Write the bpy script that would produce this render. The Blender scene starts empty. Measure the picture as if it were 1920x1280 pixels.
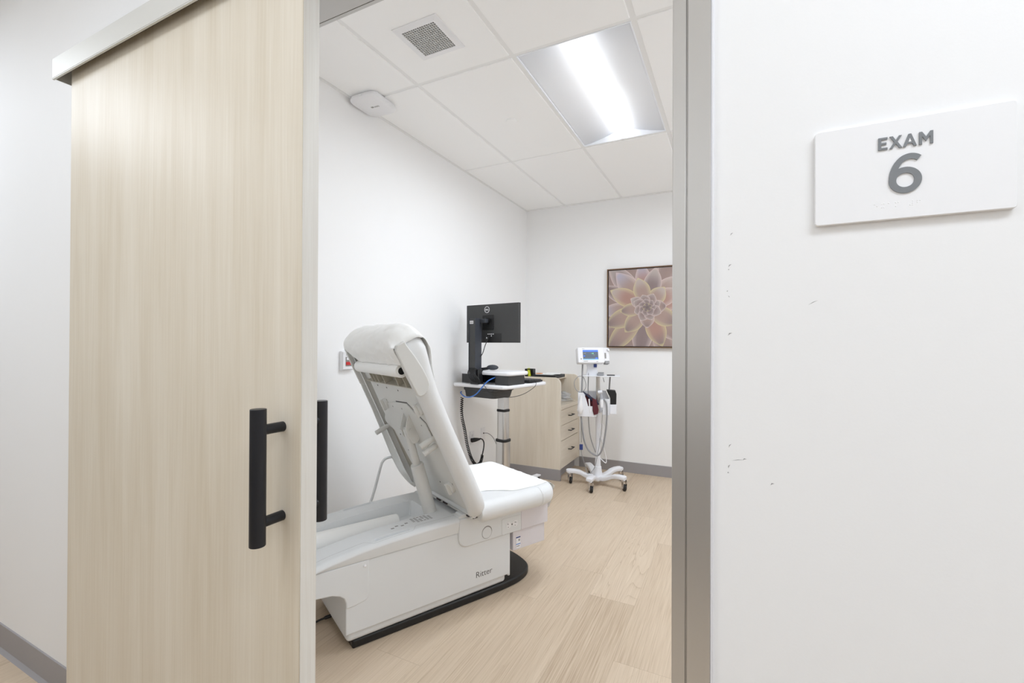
import bpy, bmesh, math, random
from math import sin, cos, pi, radians, sqrt
from mathutils import Vector, Matrix
random.seed(6)
scene = bpy.context.scene
COL = scene.collection

# ------------------------------------------------------------------ helpers
class M:
    """collects shapes into one bmesh"""
    def __init__(s): s.bm = bmesh.new()
    def box(s, x0, x1, y0, y1, z0, z1, mi=0):
        v = [s.bm.verts.new(p) for p in ((x0,y0,z0),(x1,y0,z0),(x1,y1,z0),(x0,y1,z0),(x0,y0,z1),(x1,y0,z1),(x1,y1,z1),(x0,y1,z1))]
        for f in ((0,3,2,1),(4,5,6,7),(0,1,5,4),(1,2,6,5),(2,3,7,6),(3,0,4,7)):
            fc = s.bm.faces.new([v[i] for i in f]); fc.material_index = mi
        return s
    def prism(s, pts, ax, a, b, mi=0):
        def P(p, t):
            return {'x':(t,p[0],p[1]), 'y':(p[0],t,p[1]), 'z':(p[0],p[1],t)}[ax]
        A = [s.bm.verts.new(P(p,a)) for p in pts]; B = [s.bm.verts.new(P(p,b)) for p in pts]
        n = len(pts)
        fs = [s.bm.faces.new(A), s.bm.faces.new(B[::-1])]
        for i in range(n): fs.append(s.bm.faces.new((A[i],B[i],B[(i+1)%n],A[(i+1)%n])))
        for f in fs: f.material_index = mi
        return s
    def loft(s, rings, cap=True, closed=True, loop=False, mi=0):
        V = [[s.bm.verts.new(p) for p in r] for r in rings]
        n = len(V[0]); fs=[]
        seq = list(zip(V, V[1:])) + ([(V[-1],V[0])] if loop else [])
        for a, b in seq:
            for i in range(n if closed else n-1):
                j = (i+1)%n
                fs.append(s.bm.faces.new((a[i],a[j],b[j],b[i])))
        if cap and closed and not loop:
            fs.append(s.bm.faces.new(V[0][::-1])); fs.append(s.bm.faces.new(V[-1]))
        for f in fs: f.material_index = mi
        return s
    def cyl(s, p0, p1, r0, r1=None, n=20, cap=True, mi=0):
        r1 = r0 if r1 is None else r1
        p0=Vector(p0); p1=Vector(p1); d=(p1-p0).normalized()
        u=d.orthogonal().normalized(); w=d.cross(u)
        R=[[p+(u*cos(2*pi*i/n)+w*sin(2*pi*i/n))*r for i in range(n)] for p,r in ((p0,r0),(p1,r1))]
        return s.loft(R,cap,mi=mi)
    def revolve(s, prof, p0, d, n=24, mi=0):
        """prof: (along, radius) pairs round the axis through p0 along d"""
        p0=Vector(p0); d=Vector(d).normalized(); u=d.orthogonal().normalized(); w=d.cross(u)
        return s.loft([[p0+d*a+(u*cos(2*pi*i/n)+w*sin(2*pi*i/n))*max(r,1e-4) for i in range(n)] for a,r in prof],mi=mi)
    def tube(s, pts, r, n=8, res=6, cap=True, smooth=True):
        P=[Vector(p) for p in pts]
        if smooth and len(P)>2: P=spline(P,res)
        T=[(P[min(i+1,len(P)-1)]-P[max(i-1,0)]).normalized() for i in range(len(P))]
        u=T[0].orthogonal().normalized(); R=[]
        for i,p in enumerate(P):
            u=(u-T[i]*u.dot(T[i])).normalized(); w=T[i].cross(u)
            rr=r(i/(len(P)-1)) if callable(r) else r
            R.append([p+(u*cos(2*pi*k/n)+w*sin(2*pi*k/n))*rr for k in range(n)])
        return s.loft(R,cap)
    def sphere(s, c, r, sc=(1,1,1), n=16):
        c=Vector(c); R=[]
        for j in range(n//2+1):
            a=-pi/2+pi*j/(n//2); rr=max(cos(a),1e-3)*r
            R.append([c+Vector((cos(2*pi*i/n)*rr*sc[0],sin(2*pi*i/n)*rr*sc[1],sin(a)*r*sc[2])) for i in range(n)])
        return s.loft(R)
    def surf(s, rows, mi=0):
        return s.loft(rows,cap=False,closed=False,mi=mi)
    def xf(s, mat):
        bmesh.ops.transform(s.bm, matrix=mat, verts=s.bm.verts); return s
    def build(s, name, mat, parent=None, bevel=0, seg=2, smooth=True, ang=35, recalc=True, solid=0):
        bm=s.bm
        if recalc: bmesh.ops.recalc_face_normals(bm, faces=bm.faces)
        me=bpy.data.meshes.new(name); bm.to_mesh(me); bm.free()
        for m in (mat if isinstance(mat,(list,tuple)) else [mat]): me.materials.append(m)
        if smooth:
            for p in me.polygons: p.use_smooth=True
            me.set_sharp_from_angle(angle=radians(ang))
        o=bpy.data.objects.new(name,me); COL.objects.link(o)
        if parent: o.parent=parent
        if bevel:
            b=o.modifiers.new('bevel','BEVEL'); b.width=bevel; b.segments=seg; b.limit_method='ANGLE'; b.angle_limit=radians(40)
        if solid:
            b=o.modifiers.new('thickness','SOLIDIFY'); b.thickness=solid; b.offset=0
        return o

def loose(m,name,mat,parent,**k):
    """each separate piece becomes an object of its own"""
    bm=m.bm; bm.faces.ensure_lookup_table(); todo=set(bm.faces); out=[]
    while todo:
        st=[todo.pop()]; grp=[st[0]]
        while st:
            f=st.pop()
            for v in f.verts:
                for g in v.link_faces:
                    if g in todo: todo.discard(g); grp.append(g); st.append(g)
        n=M(); vm={}
        for f in sorted(grp,key=lambda f:f.index):
            n.bm.faces.new([vm.setdefault(v,None) or vm.__setitem__(v,n.bm.verts.new(v.co)) or vm[v] for v in f.verts])
        out.append(n)
    bm.free()
    return [n.build(name,mat,parent,**k) for n in out]

def spline(P,res=6):
    out=[]
    for i in range(len(P)-1):
        a=P[max(i-1,0)];b=P[i];c=P[i+1];d=P[min(i+2,len(P)-1)]
        for k in range(res):
            t=k/res
            out.append(0.5*((2*b)+(c-a)*t+(2*a-5*b+4*c-d)*t*t+(3*b-a-3*c+d)*t**3))
    out.append(P[-1]); return out

def rrect(x0,x1,y0,y1,r,n=6):
    r=min(r,(x1-x0)/2-1e-4,(y1-y0)/2-1e-4); out=[]
    for cx,cy,a in ((x1-r,y1-r,0),(x0+r,y1-r,90),(x0+r,y0+r,180),(x1-r,y0+r,270)):
        for k in range(n+1):
            t=radians(a+90*k/n); out.append((cx+r*cos(t),cy+r*sin(t)))
    return out

def tag(o,label,cat,group=None):
    o['label']=label; o['category']=cat
    if group: o['group']=group
    return o
def thing(name,label,cat,loc=(0,0,0),rz=0,group=None):
    o=bpy.data.objects.new(name,None); COL.objects.link(o); o.location=loc; o.rotation_euler=(0,0,rz); o.empty_display_size=.1
    return tag(o,label,cat,group)
def struct(o): o['kind']='structure'; return o

def text_mesh(m, body, size, mat4, depth=.0006, bold=0.0, spacing=1.0, align='CENTER'):
    cu=bpy.data.curves.new('t','FONT'); cu.body=body; cu.size=size; cu.extrude=depth/2; cu.offset=bold
    cu.space_character=spacing; cu.align_x=align; cu.resolution_u=6
    ob=bpy.data.objects.new('t',cu); COL.objects.link(ob)
    dg=bpy.context.evaluated_depsgraph_get()
    me=bpy.data.meshes.new_from_object(ob.evaluated_get(dg)); me.transform(mat4)
    m.bm.from_mesh(me); bpy.data.objects.remove(ob); bpy.data.curves.remove(cu); bpy.data.meshes.remove(me)
    return m

def frame(o,x,y,z):
    """matrix from axes"""
    x=Vector(x);y=Vector(y);z=Vector(z);o=Vector(o)
    return Matrix(((x.x,y.x,z.x,o.x),(x.y,y.y,z.y,o.y),(x.z,y.z,z.z,o.z),(0,0,0,1)))

# ------------------------------------------------------------------ materials
def srgb(r,g,b):
    f=lambda c:(c/255/12.92) if c<=10.3 else ((c/255+.055)/1.055)**2.4
    return (f(r),f(g),f(b),1)
def mat(name,col,rough=.5,metal=0,spec=.5,bump=0,bscale=200,alpha=1,trans=0,emit=None,estr=0,coat=0,sheen=0):
    m=bpy.data.materials.new(name); m.use_nodes=True
    nt=m.node_tree; b=nt.nodes['Principled BSDF']
    b.inputs['Base Color'].default_value=col; b.inputs['Roughness'].default_value=rough; b.inputs['Metallic'].default_value=metal
    b.inputs['Specular IOR Level'].default_value=spec
    if coat: b.inputs['Coat Weight'].default_value=coat
    if trans: b.inputs['Transmission Weight'].default_value=trans
    if alpha<1: b.inputs['Alpha'].default_value=alpha
    if emit: b.inputs['Emission Color'].default_value=emit; b.inputs['Emission Strength'].default_value=estr
    if bump:
        tc=nt.nodes.new('ShaderNodeTexCoord'); n=nt.nodes.new('ShaderNodeTexNoise'); n.inputs['Scale'].default_value=bscale; n.inputs['Detail'].default_value=3
        bp=nt.nodes.new('ShaderNodeBump'); bp.inputs['Strength'].default_value=bump; bp.inputs['Distance'].default_value=.002
        nt.links.new(tc.outputs['Object'],n.inputs['Vector']); nt.links.new(n.outputs['Fac'],bp.inputs['Height']); nt.links.new(bp.outputs['Normal'],b.inputs['Normal'])
    return m
def node(nt,t,**kw):
    n=nt.nodes.new(t)
    for k,v in kw.items(): setattr(n,k,v)
    return n
def ramp(nt,stops):
    r=nt.nodes.new('ShaderNodeValToRGB'); e=r.color_ramp.elements
    e[0].position,e[0].color=stops[0]; e[1].position,e[1].color=stops[-1]
    for p,c in stops[1:-1]:
        x=e.new(p); x.color=c
    return r
def math_n(nt,op,a,b=None,c=None):
    n=nt.nodes.new('ShaderNodeMath'); n.operation=op
    for i,v in enumerate((a,b,c)):
        if v is None: continue
        if isinstance(v,(int,float)): n.inputs[i].default_value=v
        else: nt.links.new(v,n.inputs[i])
    return n.outputs[0]

def laminate(name,light,dark,rough=.35,axis='Z',spec=.5):
    """fine straight wood grain, long way along one axis"""
    m=bpy.data.materials.new(name); m.use_nodes=True; nt=m.node_tree; L=nt.links; b=nt.nodes['Principled BSDF']
    tc=node(nt,'ShaderNodeTexCoord')
    def noise(sc,stretch,det,dist=0):
        mp=node(nt,'ShaderNodeMapping'); v={'X':(sc/stretch,sc,sc),'Y':(sc,sc/stretch,sc),'Z':(sc,sc,sc/stretch)}[axis]
        mp.inputs['Scale'].default_value=v; L.new(tc.outputs['Object'],mp.inputs['Vector'])
        n=node(nt,'ShaderNodeTexNoise'); n.inputs['Scale'].default_value=1; n.inputs['Detail'].default_value=det; n.inputs['Roughness'].default_value=.6; n.inputs['Distortion'].default_value=dist
        L.new(mp.outputs[0],n.inputs['Vector']); return n.outputs['Fac']
    a=noise(14,14,3,.6); f=noise(150,60,3); g=noise(420,40,2)
    v=math_n(nt,'ADD',math_n(nt,'MULTIPLY',a,.55),math_n(nt,'ADD',math_n(nt,'MULTIPLY',f,.33),math_n(nt,'MULTIPLY',g,.12)))
    r=ramp(nt,[(.30,dark),(.52,tuple((light[i]*.6+dark[i]*.4) for i in range(3))+(1,)),(.68,light)])
    L.new(v,r.inputs['Fac']); L.new(r.outputs['Color'],b.inputs['Base Color'])
    b.inputs['Roughness'].default_value=rough; b.inputs['Specular IOR Level'].default_value=spec
    bp=node(nt,'ShaderNodeBump'); bp.inputs['Strength'].default_value=.06; bp.inputs['Distance'].default_value=.001
    L.new(f,bp.inputs['Height']); L.new(bp.outputs[0],b.inputs['Normal'])
    return m

def plank_floor():
    m=bpy.data.materials.new('vinyl_plank'); m.use_nodes=True; nt=m.node_tree; L=nt.links; b=nt.nodes['Principled BSDF']
    tc=node(nt,'ShaderNodeTexCoord'); sp=node(nt,'ShaderNodeSeparateXYZ'); L.new(tc.outputs['Object'],sp.inputs[0])
    W,LEN=.2286,1.22
    xr=math_n(nt,'ADD',sp.outputs['X'],10.045); yr=math_n(nt,'ADD',sp.outputs['Y'],20.0)
    px=math_n(nt,'DIVIDE',xr,W); row=math_n(nt,'FLOOR',px); fx=math_n(nt,'FRACT',px)
    wn=node(nt,'ShaderNodeTexWhiteNoise',noise_dimensions='1D'); L.new(row,wn.inputs['W'])
    py=math_n(nt,'ADD',math_n(nt,'DIVIDE',yr,LEN),math_n(nt,'MULTIPLY',wn.outputs['Value'],3.7)); cell=math_n(nt,'FLOOR',py); fy=math_n(nt,'FRACT',py)
    cb=node(nt,'ShaderNodeCombineXYZ'); L.new(row,cb.inputs[0]); L.new(cell,cb.inputs[1])
    w2=node(nt,'ShaderNodeTexWhiteNoise',noise_dimensions='2D'); L.new(cb.outputs[0],w2.inputs['Vector'])
    # grain coordinates, shifted per plank
    off=math_n(nt,'MULTIPLY',w2.outputs['Value'],37.0)
    def coords(sx,sy):
        c=node(nt,'ShaderNodeCombineXYZ'); L.new(math_n(nt,'MULTIPLY',sp.outputs['X'],sx),c.inputs[0]); L.new(math_n(nt,'MULTIPLY',sp.outputs['Y'],sy),c.inputs[1]); L.new(off,c.inputs[2]); return c.outputs[0]
    n1=node(nt,'ShaderNodeTexNoise'); n1.inputs['Scale'].default_value=1; n1.inputs['Detail'].default_value=2; n1.inputs['Distortion'].default_value=.4; L.new(coords(5.0,.55),n1.inputs['Vector'])
    rings=math_n(nt,'FRACT',math_n(nt,'MULTIPLY',n1.outputs['Fac'],30.0))
    ring=math_n(nt,'MULTIPLY',math_n(nt,'POWER',rings,7.0),1.0)
    n2=node(nt,'ShaderNodeTexNoise'); n2.inputs['Scale'].default_value=1; n2.inputs['Detail'].default_value=4; L.new(coords(230,4.5),n2.inputs['Vector'])
    n3=node(nt,'ShaderNodeTexNoise'); n3.inputs['Scale'].default_value=1; n3.inputs['Detail'].default_value=2; L.new(coords(3.0,.7),n3.inputs['Vector'])
    v=math_n(nt,'ADD',math_n(nt,'MULTIPLY',n2.outputs['Fac'],.50),math_n(nt,'MULTIPLY',math_n(nt,'MULTIPLY',ring,math_n(nt,'MULTIPLY',math_n(nt,'POWER',w2.outputs['Value'],2.0),n3.outputs['Fac'])),-.40))
    v=math_n(nt,'ADD',v,math_n(nt,'MULTIPLY',n3.outputs['Fac'],.28))
    v=math_n(nt,'ADD',v,math_n(nt,'MULTIPLY',w2.outputs['Value'],.13))
    r=ramp(nt,[(.22,srgb(170,148,124)),(.42,srgb(200,181,158)),(.70,srgb(218,201,180))]); L.new(v,r.inputs['Fac'])
    # joints
    ex=math_n(nt,'MINIMUM',fx,math_n(nt,'SUBTRACT',1.0,fx)); ey=math_n(nt,'MINIMUM',fy,math_n(nt,'SUBTRACT',1.0,fy))
    jx=math_n(nt,'LESS_THAN',ex,.0028); jy=math_n(nt,'LESS_THAN',ey,.0006); j=math_n(nt,'MULTIPLY',math_n(nt,'MAXIMUM',jx,jy),.42)
    mx=node(nt,'ShaderNodeMix',data_type='RGBA'); L.new(j,mx.inputs[0]); L.new(r.outputs[0],mx.inputs[6]); mx.inputs[7].default_value=srgb(120,98,78)
    L.new(mx.outputs[2],b.inputs['Base Color']); b.inputs['Roughness'].default_value=.48; b.inputs['Specular IOR Level'].default_value=.35
    bp=node(nt,'ShaderNodeBump'); bp.inputs['Strength'].default_value=.08; bp.inputs['Distance'].default_value=.001; L.new(n2.outputs['Fac'],bp.inputs['Height']); L.new(bp.outputs[0],b.inputs['Normal'])
    return m

WALL=mat('wall_paint',(.90,.90,.898,1),.6,spec=.3,bump=.05,bscale=260)
CEIL=mat('ceiling_tile',(.945,.945,.94,1),.9,spec=.1,bump=.1,bscale=400)
CBAR=mat('ceiling_bar',(.86,.86,.855,1),.6,spec=.2)
BASEB=mat('grey_vinyl_base',srgb(158,155,156),.5,spec=.35)
FLOOR=plank_floor()
DARKPAN=mat('added_dark_panel',(.22,.195,.17,1),.6)  # dark tone chosen to soak up bounce in the corridor
ALU=mat('satin_grey_frame',srgb(204,202,199),.34,metal=.8)
TRACK=mat('brushed_track',srgb(214,213,208),.45,metal=.25)
DARKIN=mat('dark_inside',srgb(52,50,47),.6)
CAULK=mat('white_caulk',srgb(228,228,232),.6)
DOORW=laminate('door_laminate',srgb(229,221,206),srgb(211,199,178),.42,'Z',.4)
EDGEW=laminate('door_edge_band',srgb(226,225,220),srgb(208,203,194),.4,'Z')
CABW=laminate('cabinet_laminate',srgb(233,224,209),srgb(214,202,182),.42,'Z')
CABH=laminate('drawer_laminate',srgb(233,224,209),srgb(215,203,184),.42,'Y')
BLACK=mat('matte_black_metal',srgb(30,31,36),.42,metal=.2)
BLKPL=mat('black_plastic',srgb(24,24,25),.45)
CHAR=mat('charcoal_metal',srgb(66,66,66),.5,metal=.2)
CHARB=mat('slate_plastic',srgb(58,61,68),.5)
TBL=mat('table_plastic',srgb(224,226,227),.42,spec=.4)
TBLL=mat('table_drawer_plastic',srgb(222,218,222),.42,spec=.4)
UPH=mat('white_vinyl_upholstery',srgb(224,225,225),.38,spec=.45)
UND=mat('back_shell_plastic',srgb(214,214,211),.5,spec=.35)
BEIGE=mat('shadow_beige_plastic',srgb(186,181,168),.6)  # light grey plastic, with the shade of the back recess mixed into its colour
PAPER=mat('exam_paper',srgb(243,243,241),.75,spec=.2)
GREYP=mat('grey_print',srgb(150,148,145),.7)
PRINT=mat('dark_print',srgb(58,50,50),.6)
WHT=mat('white_plastic',srgb(236,236,238),.35,spec=.45)
WHTM=mat('white_powder_metal',srgb(232,233,237),.4)
ALUM=mat('polished_aluminium',srgb(208,206,203),.26,metal=.95)
CHROME=mat('chrome',srgb(215,215,218),.16,metal=1)
GREYC=mat('grey_cable',srgb(150,150,151),.5)
DGREYC=mat('dark_grey_hose',srgb(146,146,148),.45)
BLUEC=mat('blue_cable',srgb(66,124,206),.4)
NAVY=mat('navy_plastic',srgb(38,58,124),.4)
MAROON=mat('maroon_nylon',srgb(88,28,38),.7)
NAVYF=mat('navy_nylon',srgb(38,42,66),.6)
RED=mat('red_plastic',srgb(202,38,40),.4)
LIME=mat('lime_plastic',srgb(198,204,24),.4)
SIGNW=mat('sign_face',srgb(243,243,244),.5,spec=.4,bump=.03,bscale=300)
SIGNG=mat('sign_grey_letters',srgb(128,131,134),.5)
WOODF=laminate('walnut_frame',srgb(132,100,70),srgb(92,66,44),.5,'X')
RUB=mat('rubber_wheel',srgb(32,31,31),.6)
CLEAR=mat('clear_plastic_bag',srgb(244,246,248),.2,alpha=.24)
STICK=mat('white_label',srgb(240,240,242),.6)
LENS=mat('lamp_lens',(1,1,1,1),.5,emit=(1,.995,.985,1),estr=2.8)
REFL=mat('lamp_reflector',srgb(240,243,248),.5)
HOLE=mat('vent_dark',srgb(70,70,70),.8)
VENTG=mat('vent_grille',srgb(192,192,190),.5)

# ------------------------------------------------------------------ setting
XL,YB,YW,YI,ZC=-2.10,4.638,.775,.845,2.78      # left wall, back wall, corridor wall face, its inner face, ceiling
XR=.98
struct(M().box(-8,6,-1.25,YB+.1,-.05,0).build('floor',FLOOR,smooth=False))
struct(M().box(XL-.1,XL,YI-.005,YB+.1,0,2.95).build('wall_left',WALL,smooth=False))
struct(M().box(XL,XR,YB,YB+.1,0,2.95).build('wall_back',WALL,smooth=False))
struct(M().box(XR,XR+.1,YI-.005,YB+.1,0,2.95).build('wall_right',WALL,smooth=False))
OX0,OX1,OZ=-1.16,-.0902,2.134                   # door opening
w=M(); w.box(-8,OX0-.03,YW,YI-.005,0,2.95); w.box(OX1+.055,6,YW,YI-.005,0,2.95); w.box(OX0-.03,OX1+.055,YW,YI-.005,OZ+.05,2.95)
wf=struct(w.build('wall_front',WALL,smooth=False))
SCUFF=mat('wall_scuff_mark',srgb(150,150,148),.8)
for (xa,za),(xb,zb),wd_ in (((-.0065,1.4625),(-.0025,1.467),.0005),((-.009,1.414),(-.0045,1.4185),.0007),((-.0085,1.409),(-.0075,1.411),.0007),((-.0102,1.376),(-.0094,1.378),.0007),((-.0095,1.370),(-.0075,1.367),.0004),((-.0095,1.3085),(-.0035,1.3125),.0009),((.095,1.352),(.107,1.3585),.0004),((-.008,1.136),(-.0045,1.142),.0006),((-.004,1.1165),(.013,1.1195),.0004),((.011,1.119),(.0165,1.121),.0008),((-.0085,1.104),(-.006,1.110),.0007),((-.010,1.0965),(-.0075,1.0968),.0009),((.048,1.086),(.053,1.089),.0009)):
    d_=Vector((xb-xa,0,zb-za)).normalized(); n_=Vector((-d_.z,0,d_.x))*wd_; mid=Vector(((xa+xb)/2,0,(za+zb)/2))+n_*1.5
    pa=Vector((xa,0,za)); pb=Vector((xb,0,zb)); ring=[pa,mid-n_,pb,mid+n_]
    m=M(); m.loft([[p+Vector((0,y,0)) for p in ring] for y in (YW,YW-.00015)]); m.build('scuff_mark',SCUFF,wf,smooth=False)
struct(M().box(-8,6,-1.25,-1.15,0,2.95).build('wall_corridor',WALL,smooth=False))
struct(M().box(-8,6,-1.15,-1.135,0,1.0).build('wall_added_dark_panel',DARKPAN,smooth=False))  # unseen dark panel, added to cut corridor bounce and darken the frame's reflection
struct(M().box(-8.1,-8,-1.25,YI,0,2.95).build('wall_corridor_end',WALL,smooth=False))
struct(M().box(6,6.1,-1.25,YI,0,2.95).build('wall_corridor_far',WALL,smooth=False))
# exam room ceiling: tegular tiles hanging a little below the bars
bx=[(XL,XL+.022),(-1.650,-1.626),(-1.044,-1.020),(-.431,-.405),(.182,.206),(.795,.819),(XR-.022,XR)]
by=[(YI,YI+.022),(.861,.885),(2.080,2.104),(3.297,3.321),(4.585,YB)]
by=[by[1],by[2],by[3],by[4]]
by[0]=(YI-.005,.885)
c=M()
for i in range(len(bx)-1):
    for j in range(len(by)-1):
        if i in (2,4) and j==1: continue            # cells of the lamp and of the added troffer
        x0,x1,y0,y1=bx[i][1],bx[i+1][0],by[j][1],by[j+1][0]
        c.box(x0,x1,y0,y1,ZC-.004,ZC+.012)
ceil=c.build('ceiling',CEIL,smooth=False,bevel=.003,seg=1)
struct(ceil)
g=M()
for x0,x1 in bx: g.box(x0-.006,x1+.006,YI,YB,ZC+.002,ZC+.011)
for y0,y1 in by:
    for i in range(len(bx)-1): g.box(bx[i][1]+.006,bx[i+1][0]-.006,y0-.006,y1+.006,ZC+.002,ZC+.0105)
g.box(XL,XL+.02,YI,YB,ZC-.003,ZC+.001); g.box(XL,XR,YB-.045,YB,ZC-.004,ZC+.001)
struct(g.build('ceiling_grid',CBAR,ceil,smooth=False))
m=M()
for x0,x1 in ((XL,-1.024),(-.427,.202),(.799,XR)): m.box(x0,x1,YI-.005,YB,ZC+.012,ZC+.03)
for x0,x1 in ((-1.024,-.427),(.202,.799)): m.box(x0,x1,YI-.005,2.1,ZC+.012,ZC+.03); m.box(x0,x1,3.301,YB,ZC+.012,ZC+.03)
struct(m.build('ceiling_deck',CEIL,ceil,smooth=False))
struct(M().box(-8,6,-1.25,YI-.005,ZC,ZC+.05).build('ceiling_corridor',CEIL,smooth=False))
# vinyl base
def base_x(name,x0,x1,y,s):   # along X on a wall facing s*Y
    p=[(y,0),(y+s*.016,0),(y+s*.011,.004),(y+s*.005,.012),(y+s*.0045,.105),(y,.107)]
    return struct(M().prism(p,'x',x0,x1).build(name,BASEB))
struct(M().prism([(YB,0),(YB-.0055,0),(YB-.0045,.105),(YB,.107)],'x',-1.477,XR).build('baseboard_back',BASEB))
base_x('baseboard_front',-8,OX0-.02,YW,-1)
base_x('baseboard_corridor',OX1+.06,6,YW,-1)
p=[(XL,0),(XL+.016,0),(XL+.011,.004),(XL+.005,.012),(XL+.0045,.105),(XL,.107)]
struct(M().prism(p,'y',YI,4.03).build('baseboard_left',BASEB))
p=[(XR,0),(XR-.016,0),(XR-.005,.012),(XR-.0045,.105),(XR,.107)]
struct(M().prism(p,'y',YI,YB-.006).build('baseboard_right',BASEB))
# aluminium frame: right jamb (two-piece face), head, left jamb
def jamb(name,xo,s):
    # s=+1: frame goes to the right of the opening edge xo
    q=lambda a,b:(min(xo+s*a,xo+s*b),max(xo+s*a,xo+s*b))
    m=M(); x=q(0,.0203); m.box(x[0],x[1],.766,.852,0,OZ+.055)
    x=q(.0203,.0225); m.box(x[0],x[1],.7685,.852,0,OZ+.055)
    x=q(.0225,.0565); m.box(x[0],x[1],.766,.852,0,OZ+.055)
    return struct(m.build(name,ALU,bevel=.0006,seg=1))
jamb('trim_1',OX1,1); jamb('trim_2',OX0,-1)
m=M(); m.box(OX0,OX1,.766,.841,OZ,OZ+.055); m.box(OX0,OX1,.841,.8425,OZ+.002,OZ+.055); m.box(OX0,OX1,.8425,.852,OZ-.0005,OZ+.055)
struct(m.build('trim_3',ALU,smooth=False))
struct(M().box(OX1+.0565,OX1+.0605,.7665,.776,0,2.19).build('trim_4',CAULK,bevel=.001,seg=1))

# ------------------------------------------------------------------ sliding door and track
DX0,DX1,DY0,DY1,DZ=-1.973,-.866,.699,.7435,2.192
door=M().box(DX0,DX1-.0015,DY0,DY1,.012,DZ).build('door_1',DOORW,bevel=.0008,seg=1); struct(door)
M().box(DX1-.0016,DX1,DY0+.0012,DY1-.0006,.012,DZ).build('edge_band',EDGEW,door,bevel=.0007,seg=1)
def pull(yface,s,xc,z0,z1,pz):
    off=.060; r=.0165
    h=M().cyl((xc,yface+s*off,z0),(xc,yface+s*off,z1),r,n=32).build('pull_handle',BLACK,door,bevel=.0012,seg=2)
    for z in pz: M().cyl((xc,yface+s*off,z),(xc,yface,z),.0115,n=24).build('standoff',BLACK,h)
    return h
pull(DY0,-1,-.925,.855,1.151,(1.104,.902))
pull(DY1,1,-.925,.855,1.151,(1.104,.902))
trk=thing('sliding_door_track','satin silver box track the wooden sliding door hangs from','door track',(0,0,0))
TX0=-2.036; TY=.672
m=M(); m.box(TX0,-.03,TY,TY+.004,2.169,2.233); m.box(TX0,-.03,TY,TY+.006,2.165,2.1685)
m.build('fascia',TRACK,trk,smooth=False,bevel=.0006,seg=1)
m=M(); m.box(TX0,TX0+.003,TY+.004,YW-.001,2.169,2.233); m.build('end_cap',TRACK,trk,smooth=False)
m=M(); m.box(TX0+.003,-.03,TY+.004,YW-.001,2.229,2.233); m.box(TX0+.003,-.03,.752,YW-.001,2.20,2.229); m.build('rail',DARKIN,trk,smooth=False)

# ------------------------------------------------------------------ room sign
sg=thing('room_sign','white rectangular wall sign reading EXAM 6 in raised grey letters','sign',(.206,YW,1.5295))
SW,SH=.2075,.1325
M().prism(rrect(-SW/2,SW/2,-SH/2,SH/2,.004),'y',-.0075,-.001).build('plate',SIGNW,sg,bevel=.0008,seg=2)
GY=-.0075
def stroke(m,pts,wd,d,flat=False):
    V=[Vector(p) for p in pts]; R=[]
    for i,p in enumerate(V):
        t=(V[min(i+1,len(V)-1)]-V[max(i-1,0)]).normalized(); n=Vector((-t.y,t.x))*(wd/2)
        R.append([(p.x+n.x,GY,p.y+n.y),(p.x-n.x,GY,p.y-n.y),(p.x-n.x,GY-d,p.y-n.y),(p.x+n.x,GY-d,p.y+n.y)])
    m.loft(R)
def glyph(m,x,w,h,polys):
    for p in polys: m.prism([(x+a*w,.0276+b*h) for a,b in p],'y',GY-.0016,GY)
m=M(); H=.0165
glyph(m,-.0323,.0098,H,[[(0,0),(1,0),(1,.17),(.32,.17),(.32,.415),(.88,.415),(.88,.585),(.32,.585),(.32,.83),(1,.83),(1,1),(0,1)]])
glyph(m,-.0205,.0135,H,[[(0,0),(.24,0),(.5,.36),(.76,0),(1,0),(.635,.51),(.98,1),(.74,1),(.5,.66),(.26,1),(.02,1),(.365,.51)]])
glyph(m,-.0063,.0142,H,[[(0,0),(.22,0),(.315,.21),(.685,.21),(.78,0),(1,0),(.60,1),(.40,1)]])
glyph(m,.0103,.0141,H,[[(0,0),(.21,0),(.21,.62),(.5,.22),(.79,.62),(.79,0),(1,0),(1,1),(.79,1),(.5,.58),(.21,1),(0,1)]])
# the counter of the A
m.prism([(-.0063+.0142*.395,.0276+H*.36),(-.0063+.0142*.605,.0276+H*.36),(-.0063+.0142*.5,.0276+H*.64)],'y',GY-.0017,GY-.0015,1)
m.build('room_lettering',[SIGNG,SIGNW],sg,smooth=False,recalc=True)
m=M(); K=48
R=[[(-.0040+rx*cos(2*pi*k/K),GY-d,-.0162+rz*sin(2*pi*k/K)) for k in range(K)] for rx,rz,d in ((.0172,.0172,0),(.0172,.0172,.0016),(.0094,.0094,.0016),(.0094,.0094,0))]
m.loft(R,cap=False,loop=True)
arc=spline([Vector(p) for p in ((.0104,.0109),(.0062,.0137),(.0002,.0147),(-.0068,.0120),(-.0127,.0048),(-.0165,-.0058),(-.0174,-.0172))],6)
stroke(m,arc,.0074,.00155); m.build('room_number',SIGNG,sg)
m=M(); bx0=-.036
for k,dots in enumerate(((1,5),(1,3,4,6),(1,),(1,3,4),(),(3,4,5,6),(1,2,4))):
    for d in dots:
        m.sphere((bx0+k*.0075+(.0025 if d>3 else 0),-.0075,-.0445-((d-1)%3)*.0025),.0008,(1,.6,1),8)
m.build('braille',SIGNW,sg)

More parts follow.
